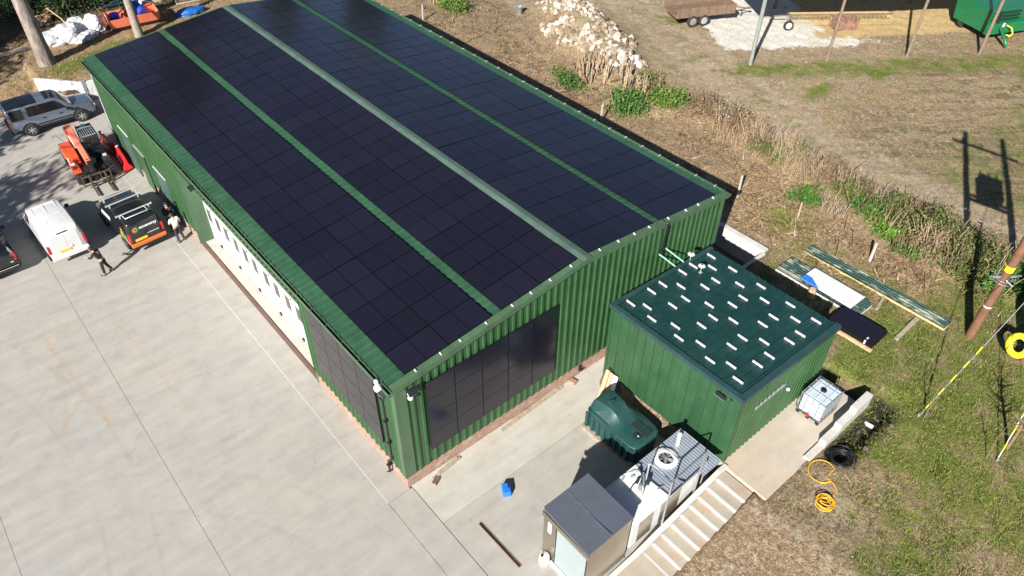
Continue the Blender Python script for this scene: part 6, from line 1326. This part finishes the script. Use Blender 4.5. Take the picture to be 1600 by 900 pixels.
b=MB(); b.tube([(0,0,0),(1.6,.1,.25),(2.9,.3,.6)],.04,6); b.tube([(0,0,0),(1.6,.0,-.02),(2.9,.0,.0)],.04,6); simple('strap_frame','pale blue straps stretched over the orange skip','strap',b,M['cyan'],(4.7,45.5,z0+1.75))
b=MB(); b.tube([(-.9,0,.3),(.1,.2,.75),(.4,.1,.3)],.04,6); b.tube([(-.3,-.1,.2),(.2,.2,.72)],.035,6); simple('tow_frame','dark bent frame resting inside the orange skip','frame',b,M['blackmetal'],(6.2,45.6,z0+.55))
b=MB()
for k in range(9):
    a=R(8)+RNG.normal(0,.12); x=k%3; b.tube([(-1.3,RNG.normal(0,.1)+(k//3)*.18,.1+.16*x),(1.3+RNG.normal(0,.2),RNG.normal(0,.12)+(k//3)*.2,.12+.16*x)],.07,7)
simple('log_pile','pile of pale poles and logs behind the blue tarpaulin','log pile',b,M['greytimber'],(11.6,47.0,zt1(11.6,47.0)),(0,0,R(-10)),smooth=50)
V,F=crumple((0,0,.1),(.72,.34,.24),95); o=fastmesh('tarpaulin',V,F,M['tarp'],smooth=True); o.location=(10.6,45.0,zt1(10.6,45.0)); tag(o,'blue tarpaulin heap beside the far end of the barn','tarpaulin')
for k,(x,y,lb) in enumerate(((1.35,50.1,'chip filled crate nearest the thick trunk'),(2.35,51.1,'chip filled crate between the other two'),(3.1,51.9,'chip filled crate nearest the dark shrub'))):
    t=thing('crate',lb,'crate',(x,y,zt1(x,y)),R(25+5*k),'crates at the wood edge'); b=MB(); b.box(-.45,.45,-.40,-.36,0,.45); b.box(-.45,.45,.36,.40,0,.45); b.box(-.45,-.41,-.359,.359,0,.45); b.box(.41,.45,-.359,.359,0,.45); b.build('side_board',M['greytimber'],t)
    V,F=crumple((0,0,.34),(.42,.37,.16),130+k); fastmesh('wood_chip',V,F,basic('wood_chip',(.36,.22,.12),.9,var=.4,scale=14),t)
b=MB(); b.tube([(0,0,0),(-.3,.5,.9),(-.9,.9,1.7)],.05,6); simple('bent_pole','bent pale pole leaning out of the white bag pile','pole',b,M['timber'],(2.5,47.1,zt1(2.5,47)),smooth=50)
V,F=crumple((0,0,.25),(.55,.38,.38),140); o=fastmesh('sack_pile',V,F,M['twig'],smooth=True); o.location=(-.75,38.35,.0); tag(o,'brown sack heap beyond the silver car bonnet','sacks')
b=MB(); b.tube([(-.5,0,0),(-.4,.05,1.0),(.4,.05,1.0),(.5,0,0)],.025,6); b.tube([(-.45,0,.5),(.45,0,.5)],.02,6); b.tube([(.0,-.3,.1),(.9,.1,.95)],.02,6); simple('trestle','thin steel trestle standing before the white wall','trestle',b,M['galvdull'],(.2,37.2,0),(0,0,R(30)))
# fallen trunk at the far left
b=MB(); b.tube([(-2.2,-.3,.16),(0,.1,.2),(2.0,.2,.16)],[.13,.17,.15],9); simple('fallen_log','grey fallen log lying left of the thick pine trunk','log',b,M['bark'],(-2.6,45.6,zt1(-2.6,45.6)),smooth=50)
# ------------------------------------------------------------------ grass, straw and twigs as ground cover
def scatter(name,label,cat,N,xr,yr,dens,h,wd,cols,lean,mat,seed,blades=3,flat=False):
    g=np.random.default_rng(seed); x=g.uniform(*xr,N); y=g.uniform(*yr,N); keep=g.random(N)<dens(x,y); z=zt(x,y); 
    bad=(z<.25)&~((x<9)&(x>5)&(y<-8.6))|((x>8.8)&(x<15.4)&(y>-9.0)&(y<-.8)); keep&=~bad; x,y,z=x[keep],y[keep],z[keep]; n=len(x)
    x=np.repeat(x,blades)+g.normal(0,.035,n*blades); y=np.repeat(y,blades)+g.normal(0,.035,n*blades); z=np.repeat(z,blades); n=len(x)
    a=g.uniform(0,6.28,n); hh=g.uniform(*h,n); w=wd*g.uniform(.6,1.4,n); lx=g.normal(0,lean,n)*hh; ly=g.normal(0,lean,n)*hh; dx,dy=np.cos(a)*w,np.sin(a)*w
    if flat:
        L=hh; ex,ey=np.cos(a)*L,np.sin(a)*L; V=np.stack([np.stack([x-dy,y+dx,z+.02],-1),np.stack([x+dy,y-dx,z+.02],-1),np.stack([x+ex,y+ey,z+.02+g.uniform(0,.16,n)],-1)],1).reshape(-1,3)
    else: V=np.stack([np.stack([x-dx,y-dy,z-.01],-1),np.stack([x+dx,y+dy,z-.01],-1),np.stack([x+lx,y+ly,z+hh],-1)],1).reshape(-1,3)
    F=np.arange(3*n).reshape(n,3); o=fastmesh(name,V,F,mat); tag(o,label,cat,kind='stuff')
    c=np.array(cols)[g.integers(0,len(cols),n)]*g.uniform(.7,1.3,(n,1)); at=o.data.color_attributes.new('tint','FLOAT_COLOR','POINT'); at.data.foreach_set('color',np.repeat(np.concatenate([c,np.ones((n,1))],1),3,axis=0).reshape(-1).astype(np.float32)); return o
def dg(x,y):
    m=masks(x,y); return np.clip(m[0]*1.25-.12,0,1)*(.35+.65*(np.sin(x*2.1+np.sin(y*1.7)*1.3)*np.sin(y*2.3+x*.6)>-.35))
def ds(x,y): m=masks(x,y); return np.clip(m[1]*1.0,0,1)*np.where((y<-6.3)&(x<22),.22,1)*np.clip(.55+.9*np.sin(x*1.1+1.7*np.sin(y*.6))*np.sin(y*.9+.8*x)+.5*np.sin(x*2.7-y*1.9),.05,1)
GC=[(.10,.145,.024),(.14,.18,.032),(.20,.22,.050),(.060,.095,.018),(.27,.24,.095)]; SCs=[(.36,.25,.135),(.24,.155,.08),(.48,.37,.22),(.11,.07,.042),(.19,.10,.062)]
scatter('grass','short tufted grass on the bank below the hedge','grass',150000,(9,28),(-18,2),dg,(.03,.13),.012,GC,.6,M['grass'],1,3)
scatter('grass','sparse grass over the field and far bank','grass',45000,(-6,62),(-12,50),dg,(.04,.14),.018,GC,.5,M['grass'],2,3)
scatter('dry_stems','dry straw and twigs littering the ground along the hedge','straw',80000,(9,30),(-18,36),ds,(.04,.28),.009,SCs,.9,M['grass'],3,1,flat=True)
scatter('fallen_sticks','pale fallen sticks littering the rough strip behind the barn','sticks',6500,(20.5,30),(-12,36),lambda x,y:ds(x,y)*1.2,(.35,1.1),.024,SCs+[(.60,.50,.36)],.9,M['grass'],13,1,flat=True)
scatter('dry_stems','dry leaf litter and twigs on the far left bank','straw',40000,(-8,14),(39,52),ds,(.05,.25),.012,SCs,.9,M['grass'],4,1,flat=True)
scatter('brushwood','dark brown brushwood and bramble stems on the rough strip','brushwood',9000,(21,29.5),(-11,36),lambda x,y:ds(x,y)*1.3,(.25,.9),.018,[(.06,.04,.025),(.10,.065,.04),(.035,.024,.016),(.16,.07,.045)],.9,M['grass'],14,1,flat=True)
scatter('dead_grass','standing dead grass along the hedge foot','grass',14000,(22,30),(-12,34),lambda x,y:ds(x,y)*.8,(.08,.35),.010,SCs,.5,M['grass'],5,2)
